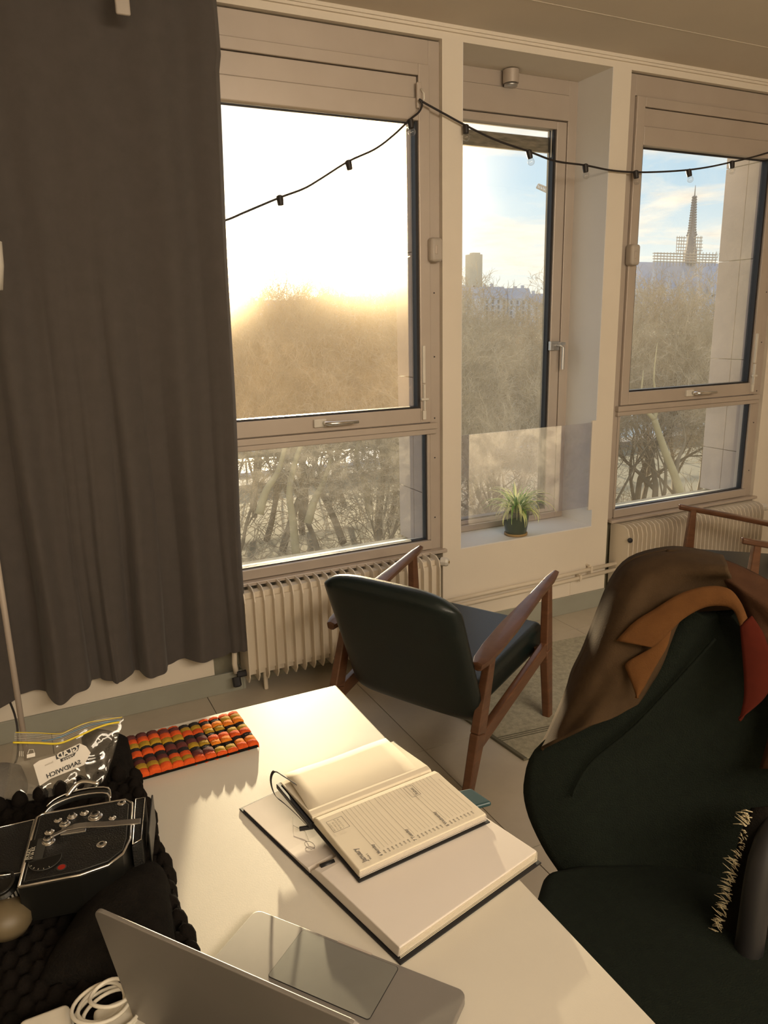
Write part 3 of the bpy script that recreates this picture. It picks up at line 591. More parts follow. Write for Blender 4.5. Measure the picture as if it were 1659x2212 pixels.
# a loose leaf lifting at the far edge
rows = []
for j in range(8):
    f = j/7; rows.append([D1+da*(DW*(i/10)+.014*f)-db*(.003+.131*f)+Vz(dz+.0125+.0045*math.sin(PI*min(1, f*2.2)*.5)-.0075*f*f+.0008*f*math.sin(i*.9+1)) for i in range(10)])
MB().grid(rows).build('loose_page', M['paper'], di, smooth=True, solid=.0003)
def dpt(s, t_, dzz=.0006):
    "page point: s along the spine, t_ in from the outer edge towards the spine"
    f = 1-t_/DP; zs = [p[0] for p in prd]; hs = [p[1] for p in prd]; return D1+da*s+db*(DP-t_)+Vz(float(np.interp(f, zs, hs))+dzz)
ln = MB()
def pline(s0, t0, s1, t1, w_=.00035):
    a = dpt(s0, t0, .0004); b = dpt(s1, t1, .0004); ln.bar(a, b, w_, .0001, side=(0, 0, 1) if False else ((b-a).cross(Vector((0, 0, 1)))))
for d0 in (.040, .098, .156):
    for k in range(8):
        s_ = d0+.0068*k
        for a, b in ((.022, .06), (.06, .085), (.085, .108), (.108, .122)):
            pline(s_, a, s_, b, .0003 if k else .0005)
for a, b in ((.022, .06), (.06, .085), (.085, .108)): pline(.212, a, .212, b)
ln.build('ruled_lines', M['ink2'], di, kind='stuff')
# dpt x axis of text runs from the outer edge to the spine, letter tops towards the page head
def dtext(body, s, t_, size, m_=M['ink'], bold=0):
    o_ = dpt(s, t_, .0008); text_obj(body, size, frame_mtx(o_, dpt(s, t_+.01)-dpt(s, t_), -da), m_, di, 'lettering', .00008, bold)
dtext('January', .019, .010, .0105, bold=.0002); dtext('Week 2', .026, .010, .004)
dtext('6 Monday', .043, .008, .0068, bold=.0001); dtext('7 Tuesday', .101, .008, .0068, bold=.0001); dtext('8 Wednesday', .159, .008, .0068, bold=.0001)
for d0 in (.046, .104, .162):
    for k in range(7): dtext('%02d.00' % (8+k), d0+.0068*(k+.6), .009, .0034, M['ink'])
for k, s_ in enumerate(('M 6 13 20 27', 'T 7 14 21 28', 'W 1 8 15 22 29', 'T 2 9 16 23 30')): dtext(s_, .012+.005*k, .088, .0036, M['ink2'])
st = MB()
def sline(a, b, c, d):
    p = dpt(a, b, .0006); q = dpt(c, d, .0006); st.bar(p, q, .0005, .0001, side=((q-p).cross(Vector((0, 0, 1)))))
for a in ((.150, .092, .150, .118), (.166, .092, .166, .118), (.150, .092, .166, .092), (.150, .118, .166, .118), (.008, .086, .008, .112), (.034, .086, .034, .112), (.008, .086, .034, .086), (.008, .112, .034, .112)): sline(*a)
st.build('stamp_box', M['ink'], di, kind='stuff'); dtext('Rabet', .163, .094, .0075)
# ribbon marker, elastic and pen
rib = [D1+da*.012-db*.085+Vz(dz+.018), D1-da*.004-db*.098+Vz(dz+.032), D1-da*.013-db*.112+Vz(dz+.036), D1-da*.021-db*.108+Vz(dz+.024), D1-da*.022-db*.092+Vz(dz+.008), D1-da*.016-db*.07+Vz(dz+.003), D1-da*.012-db*.04+Vz(dz+.002), D1-da*.008-db*.01+Vz(dz-.001)]
rp = catmull(rib, 40); m = MB().grid([[p+db*.0035, p-db*.0035] for p in rp]); m.build('ribbon_marker', M['cover'], di, smooth=True, solid=.0006)
MB().bar(D1-da*.006-db*.118+Vz(dz+.004), D1-da*.006+db*.003+Vz(dz+.004), .005, .008).build('elastic_band', M['cover'], di, bevel=.001)
pe = thing('pen', 'black pen poking out from under the diary near the notebook spine', 'pen', (.31, -2.0, .76))
a_ = D1+da*.03+db*.030+Vz(.7600); b_ = D1-da*.022+db*.026+Vz(.7560)
MB().tube([D1+da*.0-db*.002+Vz(.7585), D1-da*.018-db*.012+Vz(.756)], .0035, 10).build('pen_clip', M['cover'], pe)
MB().tube([at(722, 1862, 2, .757), at(692, 1873, 2, .757)], [.0045, .0042], 12).build('barrel', M['cover'], pe, smooth=True)
ph = thing('phone', 'dark phone sticking out over the table edge from under the notebook', 'phone', (.57, -1.98, .741))
c = Vector((.575, -1.990, .7405)); ex_ = Vector((.83, -.56, 0)).normalized(); ey_ = Vector((.56, .83, 0)).normalized()
pp0, pp1, pp2 = at(1063, 1728, 2, .752), at(1015, 1706, 2, .752), at(930, 1725, 2, .752)
MB().slab([Vector((p.x, p.y, .7405)) for p in (at(1063, 1728, 2, .752), at(1018, 1698, 2, .752), at(930, 1716, 2, .752), at(960, 1756, 2, .752))], (0, 0, .0085)).build('body', mat('phone_glass', (.03, .07, .08), .25, (.025, .055, .06), 6), ph, bevel=.0035, seg=4)  # teal of a lens flare is put into the body colour

# patchwork pouch
po = thing('pouch', 'quilted patchwork pouch in orange, gold and black stripes on the table', 'pouch', (.22, -1.61, .741))
ang = math.radians(1.5); pa = Vector((math.cos(ang), math.sin(ang), 0)); pbv = Vector((-math.sin(ang), math.cos(ang), 0)); pO = Vector((.115, -1.690, .7402)); PWd, PHt = .218, .138
MB().hexa([pO, pO+pa*PWd, pO+pa*PWd+pbv*PHt, pO+pbv*PHt], [pO+Vz(.008)+pa*.002, pO+pa*(PWd-.002)+Vz(.008), pO+pa*(PWd-.002)+pbv*(PHt-.002)+Vz(.008), pO+pbv*(PHt-.002)+pa*.002+Vz(.008)]).build('backing', M['fleece'], po, bevel=.004, seg=3, smooth=True)
pcol = [mat('wool_orange', (.80, .105, .008), .9, (.62, .07, .005), 60, bump=.6, bscale=700), mat('wool_gold', (.50, .30, .015), .9, (.38, .22, .01), 60, bump=.6, bscale=700), mat('wool_black', (.018, .012, .012), .9, bump=.6, bscale=700), mat('wool_maroon', (.13, .022, .018), .9, bump=.6, bscale=700), mat('wool_sunlit', (.88, .26, .012), .9, (.78, .2, .01), 60, bump=.6, bscale=700)]  # last wool has sunlight put into its colour, for the right-hand columns
seqs = [(0, 1, 3, 2, 0, 2, 1, 0, 3), (1, 0, 2, 3, 2, 1, 0, 3, 0), (0, 3, 2, 1, 3, 2, 0, 1, 2), (0, 1, 2, 4, 0, 2, 1, 4, 2), (0, 4, 2, 0, 1, 2, 4, 1, 0)]
nc = 11; nr = 9; cw = PWd/nc; rh = PHt/nr; hn = 0
for ci in range(nc):
    gi = min(4, ci*5//nc); shift = (0, .55, 0, -.5, .1)[gi]
    for ri in range(-1, nr+1):
        k = seqs[gi][ri % 9]; y0 = (ri+shift)*rh; y1 = y0+rh-.0003; y0 = max(y0, .0008); y1 = min(y1, PHt-.0008)
        if y1-y0 < .003: continue
        x0_, x1_ = ci*cw+.0002, (ci+1)*cw-.0002; h0 = .0135+.0022*math.sin(ci*.5+1)+.0009*math.sin(ri*1.7+ci)-(.0025 if k == 2 else 0)
        q = lambda x, y, z: pO+pa*x+pbv*y+Vz(z)
        m = MB(); rw = []
        for yy, e_ in ((y0, .0), (y0+.0012, 1), (y1-.0012, 1), (y1, .0)):
            ed = .004 if (yy < .002 or yy > PHt-.002) else .0008
            rw.append([q(x0_, yy, h0-.0035-ed*(1-e_)), q(x0_+cw*.14, yy, h0-.0004-ed*(1-e_)), q((x0_+x1_)/2, yy, h0+.0010-ed*(1-e_)), q(x1_-cw*.14, yy, h0-.0004-ed*(1-e_)), q(x1_, yy, h0-.0035-ed*(1-e_))])
        m.grid([[p-Vz(.006) for p in rw[0]]]+rw+[[p-Vz(.006) for p in rw[-1]]]); m.build('patch', pcol[k], po, smooth=True)

# laptop
la = thing('laptop', 'open grey laptop seen from behind, palm rest and trackpad towards the notebooks', 'laptop', (.15, -2.25, .741))
lf = Vector((.604, -.797, 0)); lb_ = Vector((-.797, -.604, 0)); LO = Vector((.206, -2.080, 0)); LW, LD = .296, .205
def rrect(org, ex, ey, w_, d, r, z, n=5):
    out = []
    for (cx, cy, a0) in ((r, r, PI), (w_-r, r, 1.5*PI), (w_-r, d-r, 0), (r, d-r, .5*PI)):
        for k in range(n+1): a = a0+PI/2*k/n; out.append(org+ex*(cx+r*math.cos(a))+ey*(cy+r*math.sin(a))+Vz(z))
    return out
MB().slab(rrect(LO, lf, lb_, LW, LD, .011, .7415), (0, 0, .0115)).build('base', M['alu'], la, bevel=.0012, seg=2)
tp = LO+lf*.075+lb_*.004
MB().slab(rrect(tp, lf, lb_, .136, .078, .004, .7526), (0, 0, .0009)).build('trackpad_groove', M['cover'], la)
MB().slab(rrect(tp+lf*.0006+lb_*.0006, lf, lb_, .1348, .0768, .004, .7527), (0, 0, .0012)).build('trackpad', M['trackpad'], la)
MB().slab([LO+lf*.125-lb_*.0008+Vz(.746), LO+lf*.172-lb_*.0008+Vz(.746), LO+lf*.172+lb_*.002+Vz(.746), LO+lf*.125+lb_*.002+Vz(.746)], (0, 0, .0075)).build('lid_notch', M['frame'], la)
kb = MB()
for r_i in range(5):
    for c_i in range(13):
        o_ = LO+lf*(.014+.0207*c_i)+lb_*(.092+.0195*r_i); kb.slab([o_+Vz(.753), o_+lf*.017+Vz(.753), o_+lf*.017+lb_*.016+Vz(.753), o_+lb_*.016+Vz(.753)], (0, 0, .0012))
kb.build('keys', M['keys'], la, kind='stuff')
hz = LO+lb_*(LD-.001)+Vz(.7535)
lidv = (Vector((0, 0, 1))*.982+lb_*.19).normalized()
nrm = lf.cross(lidv).normalized()
lo_ = []
for (cx, cy, a0) in ((.002, .002, PI), (LW-.002, .002, 1.5*PI), (LW-.011, .205-.011, 0), (.011, .205-.011, .5*PI)):
    r = .002 if cy < .01 else .011
    for k in range(6): a = a0+PI/2*k/5; lo_.append(hz+lf*(cx+r*math.cos(a))+lidv*(cy+r*math.sin(a)))
MB().slab(lo_, nrm*.0045).build('lid', M['alu'], la, bevel=.001, seg=2)
inn = -1 if nrm.dot(lb_) > 0 else 1
so_ = [hz+lf*.006+lidv*.012, hz+lf*(LW-.006)+lidv*.012, hz+lf*(LW-.006)+lidv*.199, hz+lf*.006+lidv*.199]
scr_off = (nrm*-.0006) if nrm.dot(lb_) > 0 else nrm*.0045
MB().slab([p+scr_off for p in so_], nrm*.0006).build('screen', M['keys'], la)

# ---------------------------------------------------------------- open foam case with film camera
FX1, FY0, FY1 = .118, -2.62, -1.70
fc = thing('foam_case', 'open black case lined with egg crate foam on the table', 'case', (-.2, -2.1, .741))
MB().box(-.62, FX1-.012, FY0, FY1+.005, .7405, .752).build('shell', M['cover'], fc, bevel=.003)
rows = []; nx, ny = 120, 150; pit_ = .031
for j in range(ny+1):
    y = FY0+(FY1-FY0)*j/ny; r = []
    for i in range(nx+1):
        x = -.60+(FX1-.60*0+.60)*i/nx if False else -.60+(FX1+.60)*i/nx
        h = .5+.5*math.sin(2*PI*x/pit_)*math.sin(2*PI*y/pit_); cr_ = 0
        if x > .06 : h = h*.9
        z = .764+.017*h**1.0
        if i == nx: z = .752
        r.append((x, y, z))
    rows.append(r)
rows.append([(p[0], FY1+.004, .752) for p in rows[-1]])
MB().grid(rows).build('egg_crate_foam', M['foam'], fc, smooth=True)
# scalloped foam wall along the right edge
sc_m = MB().lathe([(.0125, 0), (.0125, .014), (.0095, .022), (.004, .028), (.001, .0295)], (0, 0, 0), 14).mesh('foam_peak'); sc_m.materials.append(M['foam']); sc_m.shade_smooth()
k = 0; y = FY1-.012
while y > -2.45:
    o = bpy.data.objects.new('foam_peak', sc_m); COL.objects.link(o); o.parent = fc; o.matrix_parent_inverse = fc.matrix_basis.inverted(); o.location = (FX1-.010-.004*math.sin(k*1.3), y, .7525); y -= .0295; k += 1
for k in range(7):
    o = bpy.data.objects.new('foam_peak', sc_m); COL.objects.link(o); o.parent = fc; o.matrix_parent_inverse = fc.matrix_basis.inverted(); o.location = (FX1-.035-.03*k, FY1-.010, .764)

# film camera: flat body lying on its side, big face up
cmr = thing('film_camera', 'vintage black cine camera with chrome edges and crank lying in the foam case', 'camera', (0, -1.95, .78))
ZT = .845
cA, cB, cC, cD = at(42, 1762, 2, ZT), at(258, 1727, 2, ZT), at(272, 1865, 2, ZT), at(38, 1915, 2, ZT)
ax_ = ((cB-cA)+(cC-cD)).normalized(); ay_ = Vector((0, 0, 1)).cross(ax_)   # ay_ away from camera
Wc = ((cB-cA).length+(cC-cD).length)/2; Hc = (((cA-cD).length+(cB-cC).length)/2); cO = cD+Vector((0, 0, 0))
print('film camera size', Wc, Hc)
def cq(u, v, z=ZT): return Vector((cO.x, cO.y, 0))+ax_*u+ay_*v+Vz(z)
def cpoly(scale_=0.0, z=ZT):
    o = scale_; pts = [(o, o), (Wc*.55, o), (Wc*.80, Hc*.055+o), (Wc*.93, Hc*.17+o), (Wc-o, Hc*.36), (Wc-o, Hc-.012-o), (Wc-.010-o, Hc-o), (o+.006, Hc-o), (o, Hc-.006-o)]
    return [cq(u, v, z) for u, v in pts]
MB().slab([p-Vz(.055) for p in cpoly()], (0, 0, .053)).build('body', M['camdark'], cmr, bevel=.002)
def ring(pts, r, name, m_, par, n=6): MB().tube(catmull(pts+[pts[0]], 90) if False else pts+[pts[0]], r, n).build(name, m_, par, smooth=True)
ring([p-Vz(.002) for p in cpoly(.001)], .0018, 'chrome_edge', M['steel'], cmr)
pn_ = MB().slab([p-Vz(.002) for p in cpoly(.005)], (0, 0, .0026)).build('leather_panel', M['camblk'], cmr)
ring([p+Vz(.0004) for p in cpoly(.006)], .0007, 'panel_bead', M['camgrey'], cmr, 4)
def knob(u, v, r, h, m1=M['steel'], m2=M['camdark'], name='knob'):
    k_ = MB().lathe([(r*1.5, 0), (r*1.5, .0012), (r*1.2, .002), (r, .002), (r, h), (r*.7, h+.001)], cq(u*Wc, v*Hc, ZT), 20).build(name, m1, cmr, smooth=True, bevel=.0002)
    MB().lathe([(r*.55, 0), (r*.55, .0008)], cq(u*Wc, v*Hc, ZT+h+.001), 14).build('knob_centre', m2, k_)
for u, v, r, h in ((.62, .77, .0065, .006), (.38, .84, .0045, .004), (.32, .74, .0048, .005), (.50, .86, .0040, .003), (.24, .82, .0035, .002), (.18, .66, .0042, .003), (.80, .70, .0034, .003), (.88, .92, .0040, .001), (.72, .34, .0044, .001), (.19, .52, .0058, .007)): knob(u, v, r, h)
ro = MB().lathe([(.0045, 0), (.0045, .0008)], cq(.37*Wc, .13*Hc, ZT+.0006), 18).build('red_button', M['red'], cmr); MB().lathe([(.006, 0), (.006, .0006)], cq(.37*Wc, .13*Hc, ZT+.0004), 18).build('button_ring', M['camgrey'], cmr)
# crank lever
lev = catmull([cq(.22*Wc, .53*Hc, ZT+.008), cq(.45*Wc, .58*Hc, ZT+.011), cq(.75*Wc, .53*Hc, ZT+.011), cq(1.10*Wc, .50*Hc, ZT+.009)], 14)
MB().grid([[p-ay_*(.0055 if i > 3 else .003), p+ay_*(.0055 if i > 3 else .003)] for i, p in enumerate(lev)]).build('crank_lever', M['steel'], cmr, solid=.002, bevel=.0003)
# footage plates, slots
MB().slab([cq(.30*Wc, .56*Hc, ZT+.0008), cq(.55*Wc, .55*Hc, ZT+.0008), cq(.55*Wc, .63*Hc, ZT+.0008), cq(.30*Wc, .66*Hc, ZT+.0008)], (0, 0, .003)).build('crank_bracket', M['steel'], cmr, bevel=.0006)
MB().slab([cq(.085*Wc, .30*Hc, ZT+.0006), cq(.17*Wc, .29*Hc, ZT+.0006), cq(.17*Wc, .58*Hc, ZT+.0006), cq(.085*Wc, .58*Hc, ZT+.0006)], (0, 0, .001)).build('scale_plate', M['camgrey'], cmr)
npl = MB().slab([cq(.012*Wc, .29*Hc, ZT+.0006), cq(.085*Wc, .29*Hc, ZT+.0006), cq(.085*Wc, .58*Hc, ZT+.0006), cq(.012*Wc, .58*Hc, ZT+.0006)], (0, 0, .001)).build('name_plate', M['camdark'], cmr)
lg = mat('plate_lettering', (.5, .47, .38), .5)
text_obj('BOLEX', .0072, frame_mtx(cq(.040*Wc, .31*Hc, ZT+.0018), ay_, -ax_), lg, npl, 'lettering', .0002)
text_obj('H 16 RX', .0068, frame_mtx(cq(.078*Wc, .31*Hc, ZT+.0018), ay_, -ax_), lg, npl, 'lettering', .0002)
dd = [cq((.20+.15*math.cos(a))*Wc, (.27+.14*math.sin(a))*Hc, ZT+.0006) for a in [PI+PI*k/14 for k in range(15)]]+[cq(.35*Wc, .31*Hc, ZT+.0006)]
MB().slab(dd, (0, 0, .0012)).build('dial', M['camdark'], cmr); ring([p+Vz(.0012) for p in dd], .0006, 'dial_rim', M['camgrey'], cmr, 4)
for k in range(5):
    a = PI*1.15+k*.38; MB().bar(cq((.20+.125*math.cos(a))*Wc, (.27+.115*math.sin(a))*Hc, ZT+.002), cq((.20+.14*math.cos(a))*Wc, (.27+.128*math.sin(a))*Hc, ZT+.002), .0006, .0004).build('dial_mark', lg, cmr)
# front plate / side body to the left, rear plate right, handle above
MB().slab([cq(-.42*Wc, .26*Hc, ZT-.045), cq(-.02*Wc, .22*Hc, ZT-.045), cq(-.02*Wc, .99*Hc, ZT-.045), cq(-.42*Wc, .96*Hc, ZT-.045)], (0, 0, .038)).build('front_housing', M['camblk'], cmr, bevel=.004, seg=3)
ring([cq(-.41*Wc, .27*Hc, ZT-.007), cq(-.025*Wc, .23*Hc, ZT-.007), cq(-.025*Wc, .98*Hc, ZT-.007), cq(-.38*Wc, .95*Hc, ZT-.007)], .0012, 'chrome_edge', M['steel'], cmr)
MB().slab([cq(1.01*Wc, .28*Hc, ZT-.045), cq(1.11*Wc, .34*Hc, ZT-.045), cq(1.13*Wc, 1.0*Hc, ZT-.045), cq(1.01*Wc, 1.0*Hc, ZT-.045)], (0, 0, .040)).build('rear_housing', M['camblk'], cmr, bevel=.002)
ring([cq(1.02*Wc, .30*Hc, ZT-.004), cq(1.10*Wc, .35*Hc, ZT-.004), cq(1.12*Wc, .99*Hc, ZT-.004), cq(1.02*Wc, .99*Hc, ZT-.004)], .0009, 'chrome_edge', M['steel'], cmr, 4)
MB().slab([cq(1.16*Wc, .42*Hc, ZT-.05), cq(1.18*Wc, .42*Hc, ZT-.05), cq(1.21*Wc, 1.02*Hc, ZT-.05), cq(1.19*Wc, 1.02*Hc, ZT-.05)], (0, 0, .046)).build('rear_plate', M['camdark'], cmr, bevel=.001)
hd = catmull([cq(.03*Wc, 1.03*Hc, ZT-.012), cq(.14*Wc, 1.12*Hc, ZT-.004), cq(.40*Wc, 1.17*Hc, ZT), cq(.70*Wc, 1.15*Hc, ZT-.002), cq(.74*Wc, 1.04*Hc, ZT-.01)], 18)
MB().grid([[p, p+ay_*.016-Vz(.003)] for p in hd]).build('carry_handle', M['camdark'], cmr, solid=.006, bevel=.001)
MB().tube([p+Vz(.001) for p in hd], .0011, 6).build('handle_trim', M['steel'], cmr, smooth=True)
MB().tube([p+Vz(.0)+ay_*.016 for p in hd[2:]], .0011, 6).build('handle_trim', M['steel'], cmr, smooth=True)
MB().tube(catmull([cq(.28*Wc, 1.20*Hc, ZT), cq(.42*Wc, 1.28*Hc, ZT+.012), cq(.62*Wc, 1.24*Hc, ZT+.008)], 10), .003, 8).build('strap_loop', M['steel'], cmr, smooth=True)
# lens below the front plate
lc = at(8, 1930, 2, .815)
ln_ = thing('camera_lens', 'black lens with white engraved ring beside the cine camera', 'lens', (lc.x, lc.y, .78))
lax = Vector((-.1, -.25, 1)).normalized()
MB().lathe([(.019, -.03), (.019, .0), (.021, .002), (.021, .014), (.018, .018), (.018, .022), (.015, .023), (.014, .018), (.001, .016)], lc, 32, lax).build('barrel', M['camdark'], ln_, smooth=False, bevel=.0006)
gr = MB(); aa = lax.orthogonal().normalized(); bb = lax.cross(aa)
for k in range(28):
    a = 2*PI*k/28; dd_ = aa*math.cos(a)+bb*math.sin(a); tg = -aa*math.sin(a)+bb*math.cos(a)
    gr.bar(lc+lax*.003+dd_*.0213, lc+lax*.013+dd_*.0213, .0022, .0012, side=tuple(tg))
gr.build('grip_ribs', mat('engraved_white', (.45, .43, .38), .5), ln_)
cp_ = at(12, 1990, 2, .80); k_ = MB().lathe([(.026, -.01), (.030, .0), (.028, .012), (.018, .022), (.002, .026)], cp_, 28, (.2, .1, 1)).build('rubber_eyecup', mat('tan_rubber', (.13, .10, .055), .5), smooth=True)
tag(k_, 'smooth olive tan rounded cap below the lens at the left edge', 'cap')

# fleece pouch over the foam
def blob(rows_px, z0, h, name, m_, label, cat, seed=1, lift=.0):
    "soft mound whose plan is given by left/right pixel pairs on the plane z0"
    rows = []; n = 18
    L_ = catmull([at(a, y, 2, z0) for a, b, y in rows_px], 16); R__ = catmull([at(b, y, 2, z0) for a, b, y in rows_px], 16)
    for j in range(16):
        r = []
        for i in range(n):
            f = i/(n-1); e_ = math.sin(PI*f)**.45*math.sin(PI*(j+.35)/15.7)**.45 if 0 < i < n-1 else 0
            p = L_[j]*(1-f)+R__[j]*f; nz = noise.noise(p*14+Vector((seed, 0, 0)))*.35+noise.noise(p*40)*.12
            r.append(Vector((p.x, p.y, z0-.004+h*e_*(1+nz))))
        rows.append(r)
    rows = [[Vector((p.x, p.y, z0-.012)) for p in rows[0]]]+rows+[[Vector((p.x, p.y, z0-.012)) for p in rows[-1]]]
    o = MB().grid(rows).build(name, m_, smooth=True); return tag(o, label, cat)
blob([(255, 345, 1868), (225, 368, 1905), (190, 372, 1950), (150, 380, 2010), (100, 385, 2070), (80, 390, 2120)], .775, .046, 'fleece_pouch', M['fleece'], 'fuzzy black fleece pouch slumped in the case between camera and laptop', 'pouch')
blob([(175, 275, 1590), (180, 285, 1630), (185, 290, 1665), (190, 285, 1690)], .765, .040, 'lens_bag', M['fleece'], 'smooth dark rounded bag between the zip bag and the patchwork pouch', 'bag', 4)
blob([(-30, 45, 1650), (-40, 60, 1690), (-50, 50, 1730)], .765, .020, 'grey_cloth', mat('grey_cloth', (.22, .21, .19), .9, bump=.4, bscale=200), 'crumpled pale grey cloth at the left edge behind the camera', 'cloth', 9)

# zip bag
bg_n = Vector((-.05, -.62, .60)); bg_p = at(130, 1660, 2, .805)
def bq(px, py, off=0): return onp(px, py, bg_p, bg_n, off)
zb = thing('zip_bag', 'clear zip bag with yellow seal and white printed label behind the camera', 'bag', tuple(bq(130, 1700)))
topx = [(34, 1580), (80, 1581), (128, 1583), (165, 1565), (200, 1548), (235, 1544), (268, 1547)]
botx = [(8, 1722), (60, 1730), (100, 1722), (140, 1712), (180, 1705), (215, 1695), (228, 1680)]
midr = []
T_ = catmull([Vector((a, b, 0)) for a, b in topx], 28); B_ = catmull([Vector((a, b, 0)) for a, b in botx], 28)
rows = []; bagmid = []
for j in range(22):
    f = j/21; r = []
    for i in range(28):
        p = T_[i]*(1-f)+B_[i]*f
        if i > 20: p.x += 0*f
        o_ = .010*math.sin(f*PI)*math.sin(PI*i/27)+.006*noise.noise(Vector((i*.33, j*.33, 2)))*min(1, f*3)
        r.append(bq(p.x, p.y, o_))
    rows.append(r)
MB().grid(rows).build('front_film', M['bag'], zb, smooth=True)
MB().grid([[p-bg_n.normalized()*(.004+.012*math.sin(PI*j/21)) for p in r] for j, r in enumerate(rows)]).build('back_film', M['bag'], zb, smooth=True)
yel = mat('yellow_seal', (.80, .62, .04), .4); blu = mat('blue_seal', (.05, .22, .42), .4)
seal = catmull([bq(a, b, .005) for a, b in ((28, 1604), (80, 1605), (126, 1606), (165, 1592), (205, 1574), (235, 1564), (258, 1560))], 40)
MB().tube(seal, .0017, 8).build('yellow_seal', yel, zb, smooth=True)
MB().tube(catmull([bq(a, b, .003) for a, b in ((33, 1582), (80, 1583), (128, 1585), (150, 1577), (185, 1562), (225, 1555), (264, 1549))], 40), .0006, 6).build('yellow_top_seal', yel, zb, smooth=True)
MB().tube(catmull([bq(a, b, .001) for a, b in ((90, 1600), (115, 1597), (150, 1584), (190, 1568), (230, 1560), (258, 1556))], 30), .0012, 6).build('blue_seal', blu, zb, smooth=True)
rb_ = MB()
for k in range(5): rb_.tube(catmull([bq(a, b+k*3.6-2, .002) for a, b in ((31, 1586), (80, 1588), (126, 1590), (165, 1573), (215, 1556), (262, 1551))], 20), .00025, 4)
rb_.build('seal_ribs', M['white'], zb, kind='stuff')
lb2 = [(72, 1652), (85, 1643), (120, 1632), (150, 1616), (172, 1606), (186, 1612), (196, 1626), (182, 1652), (160, 1662), (130, 1674), (110, 1682), (86, 1698)]
lbo = MB().slab([bq(a, b, .0135) for a, b in lb2], bg_n.normalized()*.0003).build('label_patch', M['white'], zb)
exb = (bq(178, 1616, .0145)-bq(118, 1642, .0145)).normalized(); eyb = bg_n.normalized().cross(exb); dk = mat('label_ink', (.03, .03, .03), .6)
# the bag is seen from behind, so its print reads mirrored
pl1 = MB().slab([bq(a, b, .0146) for a, b in ((120, 1632), (172, 1608), (168, 1622), (122, 1641))], bg_n.normalized()*.0002).build('logo_plate', dk, zb)
text_obj('GLAD', .0125, frame_mtx(bq(170, 1620, .0152), exb, eyb) @ Matrix.Scale(-1, 4, (1, 0, 0)), M['white'], zb, 'lettering', .0001, .0004)
pl2 = MB().slab([bq(a, b, .0146) for a, b in ((130, 1640), (164, 1625), (160, 1634), (132, 1646))], bg_n.normalized()*.0002).build('logo_plate', dk, zb)
text_obj('ZIPPER', .0062, frame_mtx(bq(161, 1634, .0152), exb, eyb) @ Matrix.Scale(-1, 4, (1, 0, 0)), M['white'], zb, 'lettering', .0001)
text_obj('SANDWICH', .0100, frame_mtx(bq(176, 1649, .0148), exb, eyb) @ Matrix.Scale(-1, 4, (1, 0, 0)), dk, zb, 'lettering', .0001, .0002)
text_obj('Sachets', .0045, frame_mtx(bq(116, 1647, .0148), exb, eyb) @ Matrix.Scale(-1, 4, (1, 0, 0)), M['ink2'], zb, 'lettering', .0001)
ic = MB()
for k in range(3): ic.tube([bq(52-4*k+2.5*math.cos(a), 1628+7*math.sin(a), .008) for a in (2.2, 2.8, 3.4, 4.0)], .0004, 4)
for a in (((58, 1630), (76, 1626), (76, 1634), (58, 1638)),): ic.slab([bq(*q_, .008) for q_ in a], bg_n.normalized()*.0003)
ic.tube([bq(60, 1628, .008), bq(63, 1619, .008), bq(72, 1619, .008), bq(74, 1626, .008)], .0005, 4); ic.build('seal_icon', M['white'], zb)

# white cable coil and charger bottom left
cc = thing('charging_cable', 'loosely coiled white cable beside the laptop at the bottom left', 'cable', tuple(at(215, 2170, 2, .79)))
c0 = at(232, 2178, 2, .80)
pts = []
for k in range(150):
    a = k*.21; rr = .034+.006*math.sin(k*.13)-.00008*k; pts.append(c0+Vector((rr*1.0*math.cos(a)+.004*math.sin(k*.05), rr*.95*math.sin(a), -.012+.00022*k+.002*math.sin(a*2))))
MB().tube(pts, .0021, 7).build('coil', M['wcable'], cc, smooth=True)
p = at(105, 2208, 2, .79); cg = MB().box(p.x-.028, p.x+.022, p.y-.04, p.y+.006, .775, .802).build('charger', M['wcable'], bevel=.007, seg=4, smooth=True); tag(cg, 'white rounded charger block at the bottom edge left of the cable', 'charger')
p = at(250, 2190, 2, .785); cg = MB().box(p.x-.022, p.x+.03, p.y-.05, p.y+.012, .776, .792).build('plug_adapter', M['wcable'], bevel=.006, seg=3, smooth=True); tag(cg, 'white adapter lying under the coiled cable', 'adapter')

# ---------------------------------------------------------------- office chair with coat
CN = Vector((-.72, -.66, .22)).normalized(); CP = at(1140, 1680, 2, .64)
def oq(px, py, off=0): return onp(px, py, CP, CN, off)
def sheet(Lp, Rp, name, m_, par, nr_=24, nc_=16, off=0, bow=0, thick=.004, wob=0, seed=0, edge=0):
    A = catmull([Vector((a, b, c if False else 0)) for a, b, *c in Lp], nr_); B = catmull([Vector((a, b, 0)) for a, b, *c in Rp], nr_); rows = []
    for j in range(nr_):
        r = []
        for i in range(nc_):
            f = i/(nc_-1); p = A[j]*(1-f)+B[j]*f
            o_ = off+bow*math.sin(PI*f)+wob*noise.noise(Vector((f*3.2, j/nr_*3+seed, seed)))
            if edge: o_ -= edge*(1-min(1, f/.18))**2
            r.append(oq(p.x, p.y, o_))
        rows.append(r)
    return MB().grid(rows).build(name, m_, par, smooth=True, solid=thick)
oc = thing('office_chair', 'dark mesh office chair with a coat over its back, right of the table', 'chair', (1.25, -2.15, 0))
